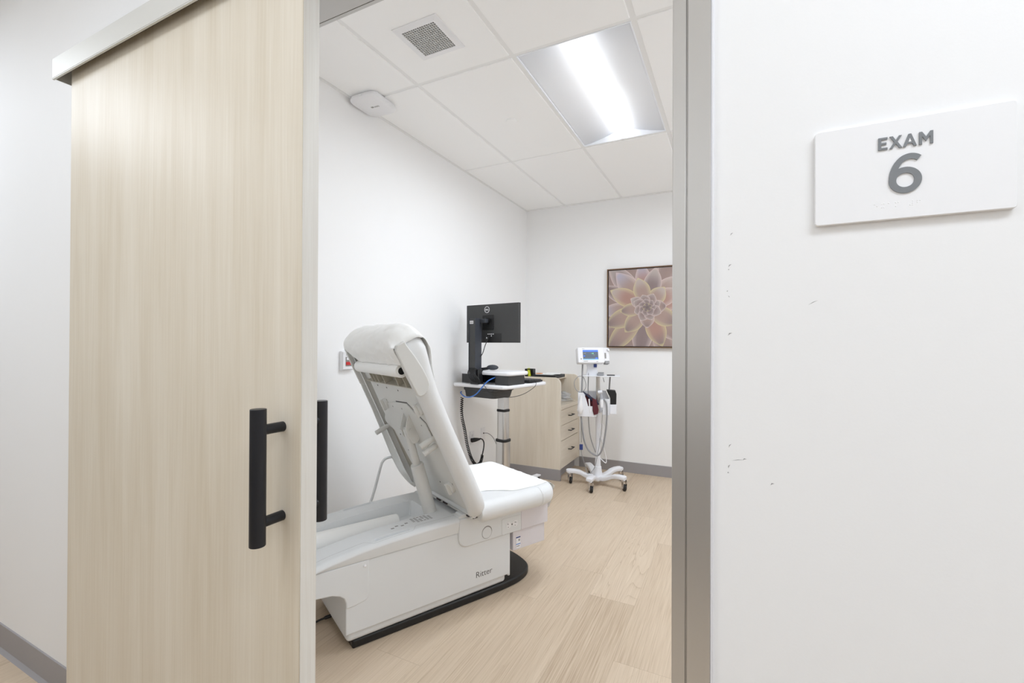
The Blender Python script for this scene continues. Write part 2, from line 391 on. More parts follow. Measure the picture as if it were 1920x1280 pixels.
# ------------------------------------------------------------------ ceiling fittings
LX0,LX1,LY0,LY1=-1.0195,-.4315,2.1045,3.2965
lt=thing('ceiling_light','lit two by four recessed ceiling troffer with round central lens','ceiling light',((LX0+LX1)/2,(LY0+LY1)/2,ZC))
hx,hy=(LX1-LX0)/2,(LY1-LY0)/2
LR=.052
def refl_z(x):
    t=(abs(x)-LR)/(hx-LR); t=max(0,min(1,t)); return .004+.062*(1-t)**1.0*(.55+.45*(1-t))*1.0
rows=[]
xs=[-hx+.004+(2*hx-.008)*i/40 for i in range(41)]
for y in (-hy+.004,hy-.004): rows.append([(x,y,refl_z(x)) for x in xs])
M().surf(rows).build('reflector',REFL,lt,solid=.001)
for s in (-1,1):
    y=s*(hy-.006); pts=[(x,refl_z(x)) for x in xs]+[(hx-.004,0),(-hx+.004,0)]
    M().prism(pts,'y',y-.001,y+.001).build('end_plate',REFL,lt)
m=M(); m.box(-hx,-hx+.006,-hy,hy,-.001,.01); m.box(hx-.006,hx,-hy,hy,-.001,.01); m.box(-hx+.006,hx-.006,-hy,-hy+.005,-.001,.01); m.box(-hx+.006,hx-.006,hy-.005,hy,-.001,.01); m.box(-hx,hx,-hy,hy,.085,.09)
m.build('housing',REFL,lt,smooth=False)
m=M(); R=[]
for y in (-hy+.008,hy-.012):
    R.append([(LR*cos(a),y,.052+ (.050*sin(a))) for a in [pi+pi*k/20 for k in range(21)]])
m.loft(R,cap=True,closed=True); m.build('lens',LENS,lt)
m=M()
for y in (hy-.011,):
    m.loft([[((LR+o)*cos(a),yy,.052+((.050+o)*sin(a))) for a in [pi+pi*k/20 for k in range(21)]] for o,yy in ((.0015,y),(.0015,y+.004))],cap=True); 
m.build('lens_end_cap',WHT,lt)

lt2=lt.copy(); COL.objects.link(lt2); lt2.location.x=.5005; lt2['label']='unseen recessed ceiling troffer added over the right side of the room for brightness'  # second troffer, out of view, added to brighten the room
for ch in list(lt.children):
    c_=ch.copy(); COL.objects.link(c_); c_.parent=lt2

vt=thing('ceiling_vent','square white ceiling vent with grey egg-crate grille','vent',(-1.335,1.790,ZC-.0042))
m=M(); o=.126; i=.0935
m.loft([[(x,y,z) for x,y in ((-a,-a),(a,-a),(a,a),(-a,a))] for a,z in ((o,0),(o,-.003),(i+.006,-.0085),(i,-.0085),(i,.0))],cap=False); m.build('vent_frame',WHT,vt,smooth=False)
m=M(); n=15; st=2*i/n
for k in range(n+1):
    q=-i+k*st; m.box(q-.0025,q+.0025,-i,i,-.0065,0); 
for k in range(n+1):
    q=-i+k*st; m.box(-i,i,q-.0025,q+.0025,-.0066,-.0001)
m.build('grille',VENTG,vt,smooth=False)
M().box(-i,i,-i,i,-.0008,-.0002).build('vent_backing',HOLE,vt,smooth=False)

ap=thing('wireless_access_point','white rounded square wireless access point on the ceiling grid by the left wall','access point',(-1.985,2.105,ZC-.0035),radians(2))
def apring(h,z,r): return [(x,y,z) for x,y in rrect(-h,h,-h*1.1,h*1.1,r,8)]
M().loft([apring(.088,0,.04),apring(.098,-.010,.045),apring(.104,-.022,.05),apring(.104,-.03,.05),apring(.099,-.038,.048),apring(.09,-.042,.045)]).build('casing',WHT,ap)
M().loft([apring(.0905,-.0415,.044),apring(.088,-.0428,.044)]).build('cover',WHT,ap)
m=M()
for k in range(5): m.box(.012+.007*k,.016+.007*k,-.010,.004-.003*(k%2),-.0433,-.0427)
m.box(-.012,.006,-.012,.002,-.0433,-.0427); m.build('printed_label',GREYP,ap,smooth=False)
M().prism(rrect(-.02,.012,-.118,-.104,.003),'z',-.03,-.018).build('cable_boot',WHT,ap)
tag(M().revolve([(0,.036),(.009,.038),(.0115,.036),(.012,.0)],(-1.332,2.694,ZC-.0035),(0,0,-1),32).build('sprinkler_cover',CEIL),'small flat white round cover plate on a ceiling tile','ceiling cover')

# ------------------------------------------------------------------ exam table
TH=radians(26.3); TU=Vector((sin(TH),cos(TH),0)); TV=Vector((-cos(TH),sin(TH),0))
TO=TU*1.0+TV*2.155
TROT=pi/2-TH
T=thing('exam_table','white reclining exam table with raised back and grey-white side panels','exam table',TO,TROT)
HB=.24
def tp(m,*a,**k): return m.build(*a,parent=T,**k)
bp_=[(p.x,p.y) for p in spline([Vector(q) for q in ((.30,-.236),(.43,-.236),(.54,-.224),(.625,-.188),(.672,-.125),(.688,0),(.672,.125),(.625,.188),(.54,.222),(.43,.236),(.30,.236))],5)]
tp(M().prism([(-.36,-.225)]+bp_+[(-.36,.225)],'z',.0,.037),'base_plate',BLKPL,bevel=.008,seg=3)
tp(M().box(-.385,.445,-.229,.229,.035,.09),'plinth',TBL,bevel=.018,seg=4)
m=M(); m.prism([(-.393,.076),(.452,.076),(.452,.066),(.465,.066),(.465,.372),(-.393,.372)],'y',-HB,HB); tp(m,'body_shell',TBL,bevel=.010,seg=4)
# head end cover with overhang
pf=[(-.298,.371),(-.298,.225)]+[(-.322+.024*cos(radians(a)),.221+.024*sin(radians(a))) for a in (-20,-50,-80)]+[(-.36,.190),(-.393,.189),(-.394,.215),(-.402,.236),(-.418,.249),(-.45,.262),(-.64,.283),(-.64,.371)]
tp(M().prism(pf,'y',-HB-.0045,HB+.0045),'head_end_cover',TBL,bevel=.005,seg=3)
m=M(); m.revolve([(0,.0065),(.003,.0062),(.005,.004),(.006,.0)],(-.316,-HB-.0045,.348),(0,-1,0),16); tp(m,'cover_screw',WHT)
# top cover as a moulded height field
def deck(x): 
    pts=[(-.66,.352),(-.56,.388),(-.45,.412),(-.33,.428),(-.2,.438),(-.05,.445),(.16,.447)]
    for (a,za),(b,zb) in zip(pts,pts[1:]):
        if x<=b: 
            t=max(0,(x-a)/(b-a)); return za+(zb-za)*t
    return pts[-1][1]
def sst(a,b,x):
    t=max(0,min(1,(x-a)/(b-a))); return t*t*(3-2*t)
def oval(x,y,cx,cy,hl,hw):
    dx=max(0,abs(x-cx)-(hl-hw)); return sqrt(dx*dx+(y-cy)**2)-hw
LH=.256
def top_z(x,y):
    z=deck(x); e=LH-abs(y)
    if e<.024: z-=.0165*(1-e/.024)**2.4
    # well
    wy0,wy1=-.098,.118
    dy=min(y-wy0,wy1-y); dx=min(.068-x,x+.62)
    z-=.105*sst(-.003,.012,dy)*sst(-.002,.022,dx)
    z-=.020*sst(.0,.05,.16-abs(y-.01))*sst(0.,.12,-.30-x) if False else 0
    for cy in (-.221,.221):
        d=oval(x,y,-.185,cy,.078,.0095); z-=.020*sst(.002,-.004,d)
        d2=oval(x,y,-.185,cy,.10,.019); z+=.002*sst(.003,-.003,d2)
    return z
X=[-.64+(.143+.64)*i/150 for i in range(151)]
Yn=[]
k=-HB-.004
ys=[-LH+2*LH*j/200 for j in range(201)]
m=M(); rows=[]
for x in X:
    r=[(x,-HB-.004,.3715),(x,-LH,top_z(x,-LH)-.004)]+[(x,y,top_z(x,y)) for y in ys]+[(x,LH,top_z(x,LH)-.004),(x,HB+.004,.3715)]
    rows.append(r)
m.surf(rows)
m.bm.verts.ensure_lookup_table()
tp(m,'top_cover',TBL,ang=60)
m=M()
for s,yy in ((-1,-.205),):
    R=[]
    for x in X:
        if x<-.62: continue
        bump=.036*sst(.125,.09,abs(x+.185)); y=yy-.0*bump
        R.append([(x,y-bump-.0006,top_z(x,y-bump)+.0005),(x,y-bump+.0006,top_z(x,y-bump)+.0005)])
    m.surf(R)
tp(m,'cover_seam',GREYP,smooth=False)
# printed notices on the near deck
m=M()
for a in range(6):
    for b in range(5):
        if (a*3+b*5)%7==0: continue
        x=-.055+a*.017; y=-.172+b*.0125; m.box(x,x+.012,y,y+.006,top_z(x,y)+.0003,top_z(x,y)+.0007)
for a in range(4): 
    x=-.165+a*.024; y=-.165+.012*(a%2); m.box(x,x+.015,y,y+.01,top_z(x,y)+.0003,top_z(x,y)+.0007)
tp(m,'printed_notice',GREYP,smooth=False)
# chassis under the seat, bearing housing, drawers
tp(M().box(.13,.72,-.225,.225,.292,.428),'seat_frame',TBL,bevel=.006,seg=2)
hp=[(.143,.437),(.143,.345)]+[(.195+.052*cos(radians(a)),.345+.052*sin(radians(a))) for a in (195,210,225,240,255,270)]+[(.533,.293),(.533,.425),(.30,.43),(.26,.437)]
for s in (-1,1):
    y0,y1=sorted((s*(HB+.009),s*(HB-.03)))
    h=tp(M().prism(hp,'y',y0,y1),'bearing_housing',TBL,bevel=.006,seg=3)
    b=M().prism([(.143,.436),(.20,.436),(.27,.442),(.27,.456),(.165,.456),(.158,.450),(.143,.450)],'y',*sorted((s*(HB+.004),s*(HB-.055)))); tp(b,'pivot_block',TBL,bevel=.003,seg=2)
NY=-HB-.009
M().cyl((.308,NY+.001,.335),(.308,NY-.0022,.335),.0285,n=32).build('pivot_knob',TBL,T,bevel=.003,seg=3)
m=M(); R=[]
for a in range(33):
    t=2*pi*a/32; ro=.0305+.0035*max(0,sin(t+.25)); R.append([(.308+.0285*cos(t),NY-.0004,.335+.0285*sin(t)),(.308+ro*cos(t),NY-.0004,.335+ro*sin(t))])
m.surf(R); tp(m,'knob_recess',GREYP,smooth=False)
po=M().prism(rrect(.402,.527,.297,.379,.007),'y',NY+.001,NY-.0022).build('power_outlet',TBL,T,bevel=.0008,seg=2)
for cx in (.445,.490):
    M().cyl((cx,NY-.002,.340),(cx,NY-.0035,.340),.0165,n=28).build('socket',WHT,po)
m=M()
for cx in (.445,.490):
    m.box(cx-.0065,cx-.0035,NY-.0042,NY-.003,.343,.350) if cx<.46 else m.box(cx-.004,cx-.001,NY-.0042,NY-.003,.343,.350)
    m.box(cx-.0055,cx-.001,NY-.0042,NY-.003,.329,.332); m.box(cx+.004,cx+.0085,NY-.0042,NY-.003,.343,.3455) if cx>.46 else None
m.cyl((.4675,NY-.002,.340),(.4675,NY-.0028,.340),.004,n=12); m.box(.459,.462,NY-.0028,NY-.002,.337,.341); loose(m,'socket_slot',PRINT,po,smooth=False)
tp(M().box(.535,.728,-HB-.004,HB+.004,.291,.418),'upper_drawer',TBLL,bevel=.003,seg=2)
tp(M().box(.488,.712,-HB+.006,HB-.006,.186,.289),'step_drawer',TBLL,bevel=.003,seg=2)
st=M().box(.508,.537,-HB+.0042,-HB+.0055,.196,.256).build('sticker',STICK,T,smooth=False)
M().box(.508,.537,-HB+.0036,-HB+.0044,.249,.255).build('sticker_bar',NAVY,st,smooth=False)
m=M(); m.box(.508,.537,-HB+.0036,-HB+.0044,.214,.218); m.build('sticker_stripe',BLUEC,st,smooth=False)
m=M()
for k in range(4): m.box(.513+.005*k,.516+.005*k,-HB+.0036,-HB+.0044,.203,.207)
for k in range(2): m.box(.523,.534,-HB+.0036,-HB+.0044,.232+.006*k,.235+.006*k)
loose(m,'sticker_print',PRINT,st,smooth=False)
m=M(); text_mesh(m,'Ritter',.043,frame((.247,-HB-.0006,.118),(1,0,0),(0,0,1),(0,-1,0)),.0008,-.0007,1.0,'LEFT'); tp(m,'maker_lettering',PRINT,smooth=False,recalc=False)
# seat cushion
def seat_ring(x,grow=0):
    x0,x1=.225,.755; hw=.332; z0,z1=.415,.517; R=.12; e=.046
    d=x1-x; 
    if d<R: hw=hw-R+sqrt(max(0,R*R-(R-d)**2))
    zz=1.0
    if d<e: zz=sqrt(max(1e-4,1-((e-d)/e)**2))
    d0=x-x0
    if d0<.03: zz=min(zz,sqrt(max(1e-4,1-((.03-d0)/.03)**2))*.8+.2)
    zc=(z0+z1)/2; h=(z1-z0)/2*zz
    return [(x,y,z) for y,z in rrect(-hw-grow,hw+grow,zc-h-grow,zc+h+grow,.05,8)]
def along(a,b,n,ends): 
    L=[a+(b-a)*i/n for i in range(n+1)]
    return sorted(set(L+[b-d for d in ends]+[a+d for d in ends]))
m=M(); m.loft([seat_ring(x) for x in along(.2255,.7548,14,(.0005,.002,.005,.01,.018,.028,.04,.055,.07))]); tp(m,'seat_cushion',UPH,ang=70)
m=M(); m.loft([seat_ring(x,g) for x,g in ((.612,-.001),(.613,.0012),(.628,.0012),(.629,-.001))],cap=True); tp(m,'seat_welt',UPH,ang=70)
# back rest, in its own tilted frame
def B(s,y,t): return (.161-.4305*s+.9026*t, y, .46+.9026*s+.4305*t)
BM=frame((.161,0,.46),(-.4305,0,.9026),(0,1,0),(.9026,0,.4305))   # local (s,y,t) -> table
def lerp(tab,x):
    if x<=tab[0][0]: return tab[0][1]
    for (a,va),(b,vb) in zip(tab,tab[1:]):
        if x<=b: return va+(vb-va)*(x-a)/(b-a)
    return tab[-1][1]
def back_ring(s):
    yn=lerp([(0,-.345),(.06,-.357),(.8,-.352)],s); yf=lerp([(0,.36),(.1,.39),(.5,.362),(.9,.345)],s)
    t0=.012; t1=lerp([(0,.104),(.5,.107),(.65,.112),(.74,.124),(.84,.142),(.9,.142),(.95,.13)],s)
    S1=.957; R=.13; d=S1-s
    if d<R:
        k=R-sqrt(max(0,R*R-(R-d)**2)); yn+=k; yf-=k
    zz=1.0
    if d<.06: zz=sqrt(max(1e-4,1-((.06-d)/.06)**2))
    d0=s+.035
    if d0<.045: zz=min(zz,sqrt(max(1e-4,1-((.045-d0)/.045)**2)))
    tc=(t0+t1)/2+ (.012 if d<.06 else 0)*(1-zz); h=(t1-t0)/2*zz
    if d0<.07: yn+=.07-sqrt(max(0,.07**2-(.07-d0)**2))
    pts=rrect(yn,yf,tc-h,tc+h,.048,8); tb=tc-h
    dep=min(.050,.62*2*h)*sst(.0,.05,s)*sst(.0,.04,.925-s)+.0008
    a_,b_=yn+.052,yf-.030
    pts=pts[:27]+[(a_,tb),(a_+.004,tb+dep),(b_-.004,tb+dep),(b_,tb)]+pts[27:]
    return [B(s,y,t) for y,t in pts]
m=M(); m.loft([back_ring(s) for s in along(-.0348,.9568,26,(.0004,.0015,.004,.008,.014,.022,.032,.045,.06,.08,.1))]); tp(m,'back_cushion',UPH,ang=70)
def bs(poly,t0,t1):  # polygon of (s,y) at depth t
    return M().prism(poly,'z',t0,t1).xf(BM)
def bt(poly,y0,y1):  # polygon of (s,t) spanning y
    return M().prism(poly,'y',y0,y1).xf(BM)
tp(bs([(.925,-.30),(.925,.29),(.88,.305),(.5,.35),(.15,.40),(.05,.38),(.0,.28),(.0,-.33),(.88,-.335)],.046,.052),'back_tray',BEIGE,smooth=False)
far=[(.886,.313),(.77,.335),(.65,.362),(.5,.374),(.31,.412),(.17,.436),(.09,.432),(.045,.405),(.012,.345),(.004,.28)]
m=M(); V=[Vector((s,y,0)) for s,y in far]; V=spline(V,4)
R=[]
for i,p in enumerate(V):
    d=(V[min(i+1,len(V)-1)]-V[max(i-1,0)]).normalized(); n=Vector((-d.y,d.x,0))*.005
    R.append([p-n+Vector((0,0,.0)),p+n+Vector((0,0,.0)),p+n+Vector((0,0,.055)),p-n+Vector((0,0,.055))])
m.loft(R); m.xf(BM); tp(m,'far_rim',UND)
cp=[(.893,-.010),(.912,.004),(.915,.045),(.892,.046),(.836,.060),(.771,.071),(.717,.074),(.692,.070),(.672,.052),(.662,.028),(.664,.008),(.676,-.002),(.77,-.008)]
tp(bt(cp,-.3605,-.335),'head_cheek',UND,bevel=.005,seg=3)
m=M(); 
for poly,a in ((cp,0),):
    pl=[[(s,(.312+(.9-s)*.21)+o,t) for s,t in cp] for o in (-.008,.008)]
    m.loft(pl); m.xf(BM)
tp(m,'head_cheek',UND,bevel=.003)
# roll bay: hood over the roll, ribs under it
m=M(); hood=[(.925,.034),(.905,.012),(.868,.008),(.868,.014),(.9,.020),(.915,.04)]
m.prism([(s,t) for s,t in hood],'y',-.30,.26); m.xf(BM); tp(m,'bay_hood',UND)
m=M()
for y in (.150,.110,.062,-.016,-.175,-.262,-.318): m.box(.700,.775,y-.0025,y+.0025,.004,.047)
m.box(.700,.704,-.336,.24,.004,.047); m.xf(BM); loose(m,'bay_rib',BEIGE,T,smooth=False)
m=M(); m.box(.700,.76,.195,.33,.030,.047); m.xf(BM); tp(m,'bay_corner',UND,smooth=False)
pan=[(.700,-.333),(.700,.235),(.690,.248),(.480,.264),(.455,.298),(.430,.310),(.405,.280),(.385,.235),(.30,.225),(.16,.20),(.13,.175),(.10,.19),(.02,.19),(.02,-.333)]
tp(bs(pan,.020,.046),'back_panel',UND,bevel=.006,seg=3)
mp=[(.590,.018),(.597,-.135),(.552,-.188),(.505,-.255),(.44,-.262),(.415,-.235),(.345,-.135),(.338,-.02),(.36,.05),(.46,.150),(.565,.150)]
tp(bs(mp,.0145,.0205),'mounting_plate',UND,bevel=.0015,seg=2)
m=M()
def groove(path,wid,t):
    R=[]; V=[Vector((s,y,t)) for s,y in path]
    for i,p in enumerate(V):
        d=(V[min(i+1,len(V)-1)]-V[max(i-1,0)]).normalized(); n=Vector((-d.y,d.x,0))*wid
        R.append([p-n,p+n])
    return R
m.surf(groove([(.594,.0),(.601,-.137),(.555,-.193),(.508,-.260),(.44,-.267)],.0028,.0196))
m.xf(BM); tp(m,'plate_gap',PRINT,smooth=False)
m=M()
for s,y in ((.672,.155),(.668,.04),(.664,-.095),(.49,.125),(.41,.12),(.37,.16),(.27,.15),(.135,-.10)): m.cyl((s,y,.0205),(s,y,.0192),.0045,n=10)
m.xf(BM); loose(m,'panel_hole',PRINT,T,smooth=False)
m=M()
for s,y in ((.49,-.205),(.425,-.235),(.56,-.05),(.56,.06),(.45,.04),(.40,-.07)): m.cyl((s,y,.0148),(s,y,.0138),.0045,n=10)
m.xf(BM); loose(m,'plate_bolt',GREYP,T,smooth=False)
for s,y in ((.566,.147),(.586,-.266),(.142,-.222)):
    m=M(); m.cyl((s,y,.022),(s,y,.004),.030,.027,n=24); m.xf(BM); k=tp(m,'latch_knob',UND,bevel=.003,seg=2)
    m=M(); m.box(s-.031,s+.031,y-.008,y+.008,-.010,.006); m.xf(BM); m.build('grip',UND,k,bevel=.003,seg=2)
    m=M(); m.box(s-.018,s+.026,y-.0245,y-.0205,.0195,.0215); m.box(s-.01,s+.004,y+.012,y+.016,.0028,.0038); m.xf(BM); loose(m,'knob_slot',PRINT,k,smooth=False)
for s,y in ((.395,.318),(.428,-.262),(.388,-.258)):
    m=M(); m.cyl((s,y,.03),(s-.004,y+.006,-.052),.0135,n=20); m.xf(BM); tp(m,'peg',UND,bevel=.002)
# actuator strut and its clevis
SY=-.075
for dy in (-.031,.031):
    pl=[(.54,.016),(.505,-.012),(.48,-.03),(.44,-.034),(.395,-.026),(.385,-.005),(.40,.016)]
    tp(bt(pl,SY+dy-.003,SY+dy+.003),'clevis_plate',UND,bevel=.001)
m=M(); m.cyl((.462,SY-.04,-.012),(.462,SY+.04,-.012),.0085,n=16); m.xf(BM); tp(m,'clevis_pin',UND)
st_top=Vector(B(.47,SY,-.012)); st_bot=Vector((.100,SY,.365)); sd=(st_bot-st_top)
tp(M().cyl(st_top,st_top+sd*.5,.0190,n=28),'strut_rod',UND)
tp(M().revolve([(0,.026),(.001,.031),(.006,.0325),(sd.length*.66,.0335)],st_top+sd*.36,sd,28),'strut_cylinder',UND)
# hinge line
tp(M().cyl((.186,-.30,.452),(.186,.30,.452),.006,n=12),'hinge_rod',UND)
m=M()
for y0,y1 in ((-.07,-.03),(.0,.04),(.10,.12),(-.285,-.265)): m.box(.174,.186,y0,y1,.4545,.461)
loose(m,'hinge_gap',PRINT,T,smooth=False)
m=M(); m.box(.20,.255,-.285,-.255,.437,.458); tp(m,'hinge_bracket',CHAR,bevel=.004)
m=M(); m.cyl((.20,-.302,.462),(.20,-.262,.462),.013,n=18); tp(m,'hinge_bush',WHT)
# bent accessory tube on the far side
m=M(); m.tube([(-.085,.26,.36),(-.07,.33,.365),(-.045,.425,.37),(-.028,.44,.40),(-.008,.44,.466),(.020,.44,.566),(.032,.44,.594),(.052,.44,.610),(.09,.44,.613),(.15,.44,.607)],.0078,12,8); tp(m,'bent_tube',TBL)
m=M(); m.tube([(-.37,.045,.02),(-.41,.055,.012),(-.47,.06,.006),(-.60,.10,.006),(-.8,.16,.006)],lambda t:.008 if t<.18 else .0045,8,6); tp(m,'power_cord',BLKPL)

# exam paper: roll in the back bay and the sheet pulled over the rest and seat
EP=thing('exam_paper','white exam table paper draped from its roll over back and seat','paper',TO,TROT)
m=M(); m.revolve([(-.305,.012),(-.305,.028),(-.303,.0295),(.225,.0295),(.232,.026),(.234,.012)],Vector(B(.792,0,-.002)),(0,1,0),32); m.build('paper_roll',PAPER,EP)
m=M(); m.cyl(B(.792,-.3065,-.002),B(.792,-.3045,-.002),.016,n=20); m.build('roll_core',BLKPL,EP,smooth=False)
m=M(); m.cyl(B(.792,.234,-.002),B(.792,.305,.004),.012,n=20); m.build('roll_spindle',GREYP,EP)
prof=[B(.8225,0,-.004),B(.85,0,-.008),B(.88,0,-.011),B(.91,0,-.008),B(.94,0,.006),B(.96,0,.035),B(.969,0,.08),B(.966,0,.118),B(.945,0,.142),B(.90,0,.152),B(.84,0,.153),B(.74,0,.134),B(.62,0,.120),B(.45,0,.116),B(.28,0,.116),B(.12,0,.117),(.285,0,.523),(.36,0,.519),(.46,0,.518),(.56,0,.518),(.66,0,.518),(.72,0,.515),(.75,0,.501),(.764,0,.470),(.767,0,.43),(.770,0,.39),(.764,0,.355)]
P=spline([Vector(p) for p in prof],6); N=len(P); rows=[]; ncol=40
for i,p in enumerate(P):
    f=i/(N-1); r=[]
    ya=lerp([(0,-.343),(.03,-.349),(.10,-.347),(.2,-.338),(.28,-.34),(.36,-.325),(.45,-.29),(.58,-.24),(.63,-.15),(.665,-.19),(.70,-.262),(.76,-.265),(.80,-.248),(.86,-.268),(.90,-.24),(1,-.21)],f); yb=lerp([(0,.165),(.05,.23),(.10,.305),(.3,.315),(.5,.305),(1,.30)],f)
    a=P[max(i-1,0)]; b=P[min(i+1,N-1)]; d=(b-a).normalized(); nn=Vector((-d.z,0,d.x))
    for j in range(ncol+1):
        y=ya+(yb-ya)*j/ncol; e=min(y-ya,yb-y)
        wv=.0014*sin(y*37+f*9)*sin(f*41+y*11)+.0008*sin(y*83-f*30)+.0005*sin(y*141+f*77)
        if f<.27: wv=abs(wv)*2.0+.001
        lift=.010*max(0,1-e/.05)**2 if .20<f<.30 else 0
        w_=sst(.10,.19,f)*(1-sst(.36,.50,f)); dn=max(0,-y-.222); df=max(0,y-.225)
        dr=(.13-sqrt(max(.0009,.13**2-min(dn,.128)**2)))*w_+.35*(.13-sqrt(max(.0009,.13**2-min(df,.12)**2)))*w_
        q=p+nn*(abs(wv)*1.2+.0004+lift*.3)+Vector((0,y,0))+Vector((.4305,0,-.9026))*dr
        r.append(q)
    rows.append(r)
m=M(); m.surf(rows); m.build('paper_sheet',PAPER,EP,ang=80,solid=.0005)
# spare roll lying in the well
def wl(x,y,z): return TO+TU*x+TV*y+Vector((0,0,z))
tag(M().revolve([(0,.012),(0,.041),(.002,.043),(.6,.043),(.602,.041),(.602,.012)],wl(-.055,.028,.385),-TU,36).build('spare_paper_roll',PAPER),'spare white paper roll lying in the exam table head well','paper roll')

# ------------------------------------------------------------------ wall fittings in the room
sw=thing('call_switch','small white wall switch plate with red band behind exam table','wall switch',(XL,2.003,1.19))
def wx(pts,a,b): return M().prism(pts,'x',a,b)
wx(rrect(-.046,.05,-.058,.058,.006),0,.022).build('switch_box',WHT,sw,bevel=.004,seg=2)
wx(rrect(-.042,.046,-.053,.053,.004),.022,.026).build('switch_plate',WHT,sw,bevel=.002)
wx(rrect(-.022,.03,-.034,.022,.001),.026,.0275).build('switch_face',GREYP,sw,smooth=False)
wx(rrect(-.016,.024,.003,.019,.002),.0275,.031).build('switch_button',WHT,sw,bevel=.001)
wx(rrect(-.02,.028,-.026,-.008,.001),.0275,.0305).build('red_band',RED,sw,smooth=False)
m=wx([(-.018,.031),(.026,.031),(.026,.034),(-.018,.034)],.026,.0268); m.prism([(-.018,.037),(.026,.037),(.026,.040),(-.018,.040)],'x',.026,.0268); loose(m,'switch_print',GREYP,sw,smooth=False)
ol=thing('power_outlet','white duplex power outlet low on the wall with a black plug in it','outlet',(XL,3.468,.458))
wx(rrect(-.036,.036,-.058,.058,.004),0,.0055).build('outlet_plate',WHT,ol,bevel=.0015)
for z in (.02,-.02):
    f=wx(rrect(-.017,.017,z-.014,z+.014,.008),.0055,.0075).build('socket',WHT,ol)
m=wx([(-.007,.018),(-.005,.018),(-.005,.026),(-.007,.026)],.0075,.008); m.prism([(.005,.018),(.007,.018),(.007,.026),(.005,.026)],'x',.0075,.008); m.prism([(-.002,.010),(.002,.010),(.002,.014),(-.002,.014)],'x',.0075,.008); loose(m,'socket_slot',PRINT,ol,smooth=False)
dl=thing('data_outlet','white data wall plate beside the power outlet with thin grey cable','outlet',(XL,3.665,.458))
wx(rrect(-.036,.036,-.058,.058,.004),0,.0055).build('outlet_plate',WHT,dl,bevel=.0015)
wx(rrect(-.018,.018,-.033,.033,.002),.0055,.0075).build('insert',WHT,dl,bevel=.001)
wx([(-.006,.0),(.006,.0),(.006,.012),(-.006,.012)],.0075,.012).build('jack',CHAR,dl,smooth=False)

# ------------------------------------------------------------------ framed picture
PX0,PX1,PZ0,PZ1=-1.177,-.377,1.258,2.060; PW=PX1-PX0; PH=PZ1-PZ0
pc=thing('framed_picture','square wood framed picture of a pink brown succulent rosette','picture',((PX0+PX1)/2,YB,(PZ0+PZ1)/2))
m=M(); a,b=PW/2,PH/2
def fr(o,y0,y1): m.box(-a,a,y0,y1,b-o,b); m.box(-a,a,y0,y1,-b,-b+o); m.box(-a,-a+o,y0,y1,-b+o,b-o); m.box(a-o,a,y0,y1,-b+o,b-o)
fr(.009,-.042,-.001); m.build('frame',WOODF,pc,smooth=False,bevel=.0008,seg=1)
M().box(-a+.009,a-.009,-.028,-.001,-b+.009,b-.009).build('shadow_gap',BLKPL,pc,smooth=False)
# the print: petals drawn from the outside in, each a flat fan with its own colours
pm=bpy.data.materials.new('succulent_print'); pm.use_nodes=True; nt=pm.node_tree; bs_=nt.nodes['Principled BSDF']
at=nt.nodes.new('ShaderNodeVertexColor'); at.layer_name='print'; nt.links.new(at.outputs['Color'],bs_.inputs['Base Color']); bs_.inputs['Roughness'].default_value=.55
m=M(); bm=m.bm; cl=bm.loops.layers.float_color.new('print'); ci=-.017
INN=a-.016; INH=b-.016
def cval(c): return (c[0],c[1],c[2],1)
def mixc(p,q,t): return tuple(p[i]+(q[i]-p[i])*t for i in range(3))+(1,)
lay=[0]
def add_face(pts,cols):
    # clip to the canvas
    poly=[(x,z,c) for (x,z),c in zip(pts,cols)]
    for ax,sg_,lim in ((0,1,INN),(0,-1,INN),(1,1,INH),(1,-1,INH)):
        out=[]
        for i in range(len(poly)):
            p,q=poly[i-1],poly[i]; dp=lim-sg_*p[ax]; dq=lim-sg_*q[ax]
            if (dp>=0)!=(dq>=0):
                t=dp/(dp-dq); out.append((p[0]+(q[0]-p[0])*t,p[1]+(q[1]-p[1])*t,mixc(p[2],q[2],t)))
            if dq>=0: out.append(q)
        poly=out
        if len(poly)<3: return
    vs=[bm.verts.new((x,-.0305-lay[0]*.00008,z)) for x,z,_ in poly]
    f=bm.faces.new(vs)
    for l,(x,z,c_) in zip(f.loops,poly): l[cl]=c_
bgc=srgb(116,103,103)
add_face([(-a,-b),(a,-b),(a,b),(-a,b)],[bgc]*4)
ROSE=srgb(170,134,122); MAUV=srgb(136,119,118); PALE=srgb(188,176,170); BLU=srgb(180,178,196); TAN=srgb(166,142,132)
RIMP=srgb(212,192,188); RIMY=srgb(206,194,146)
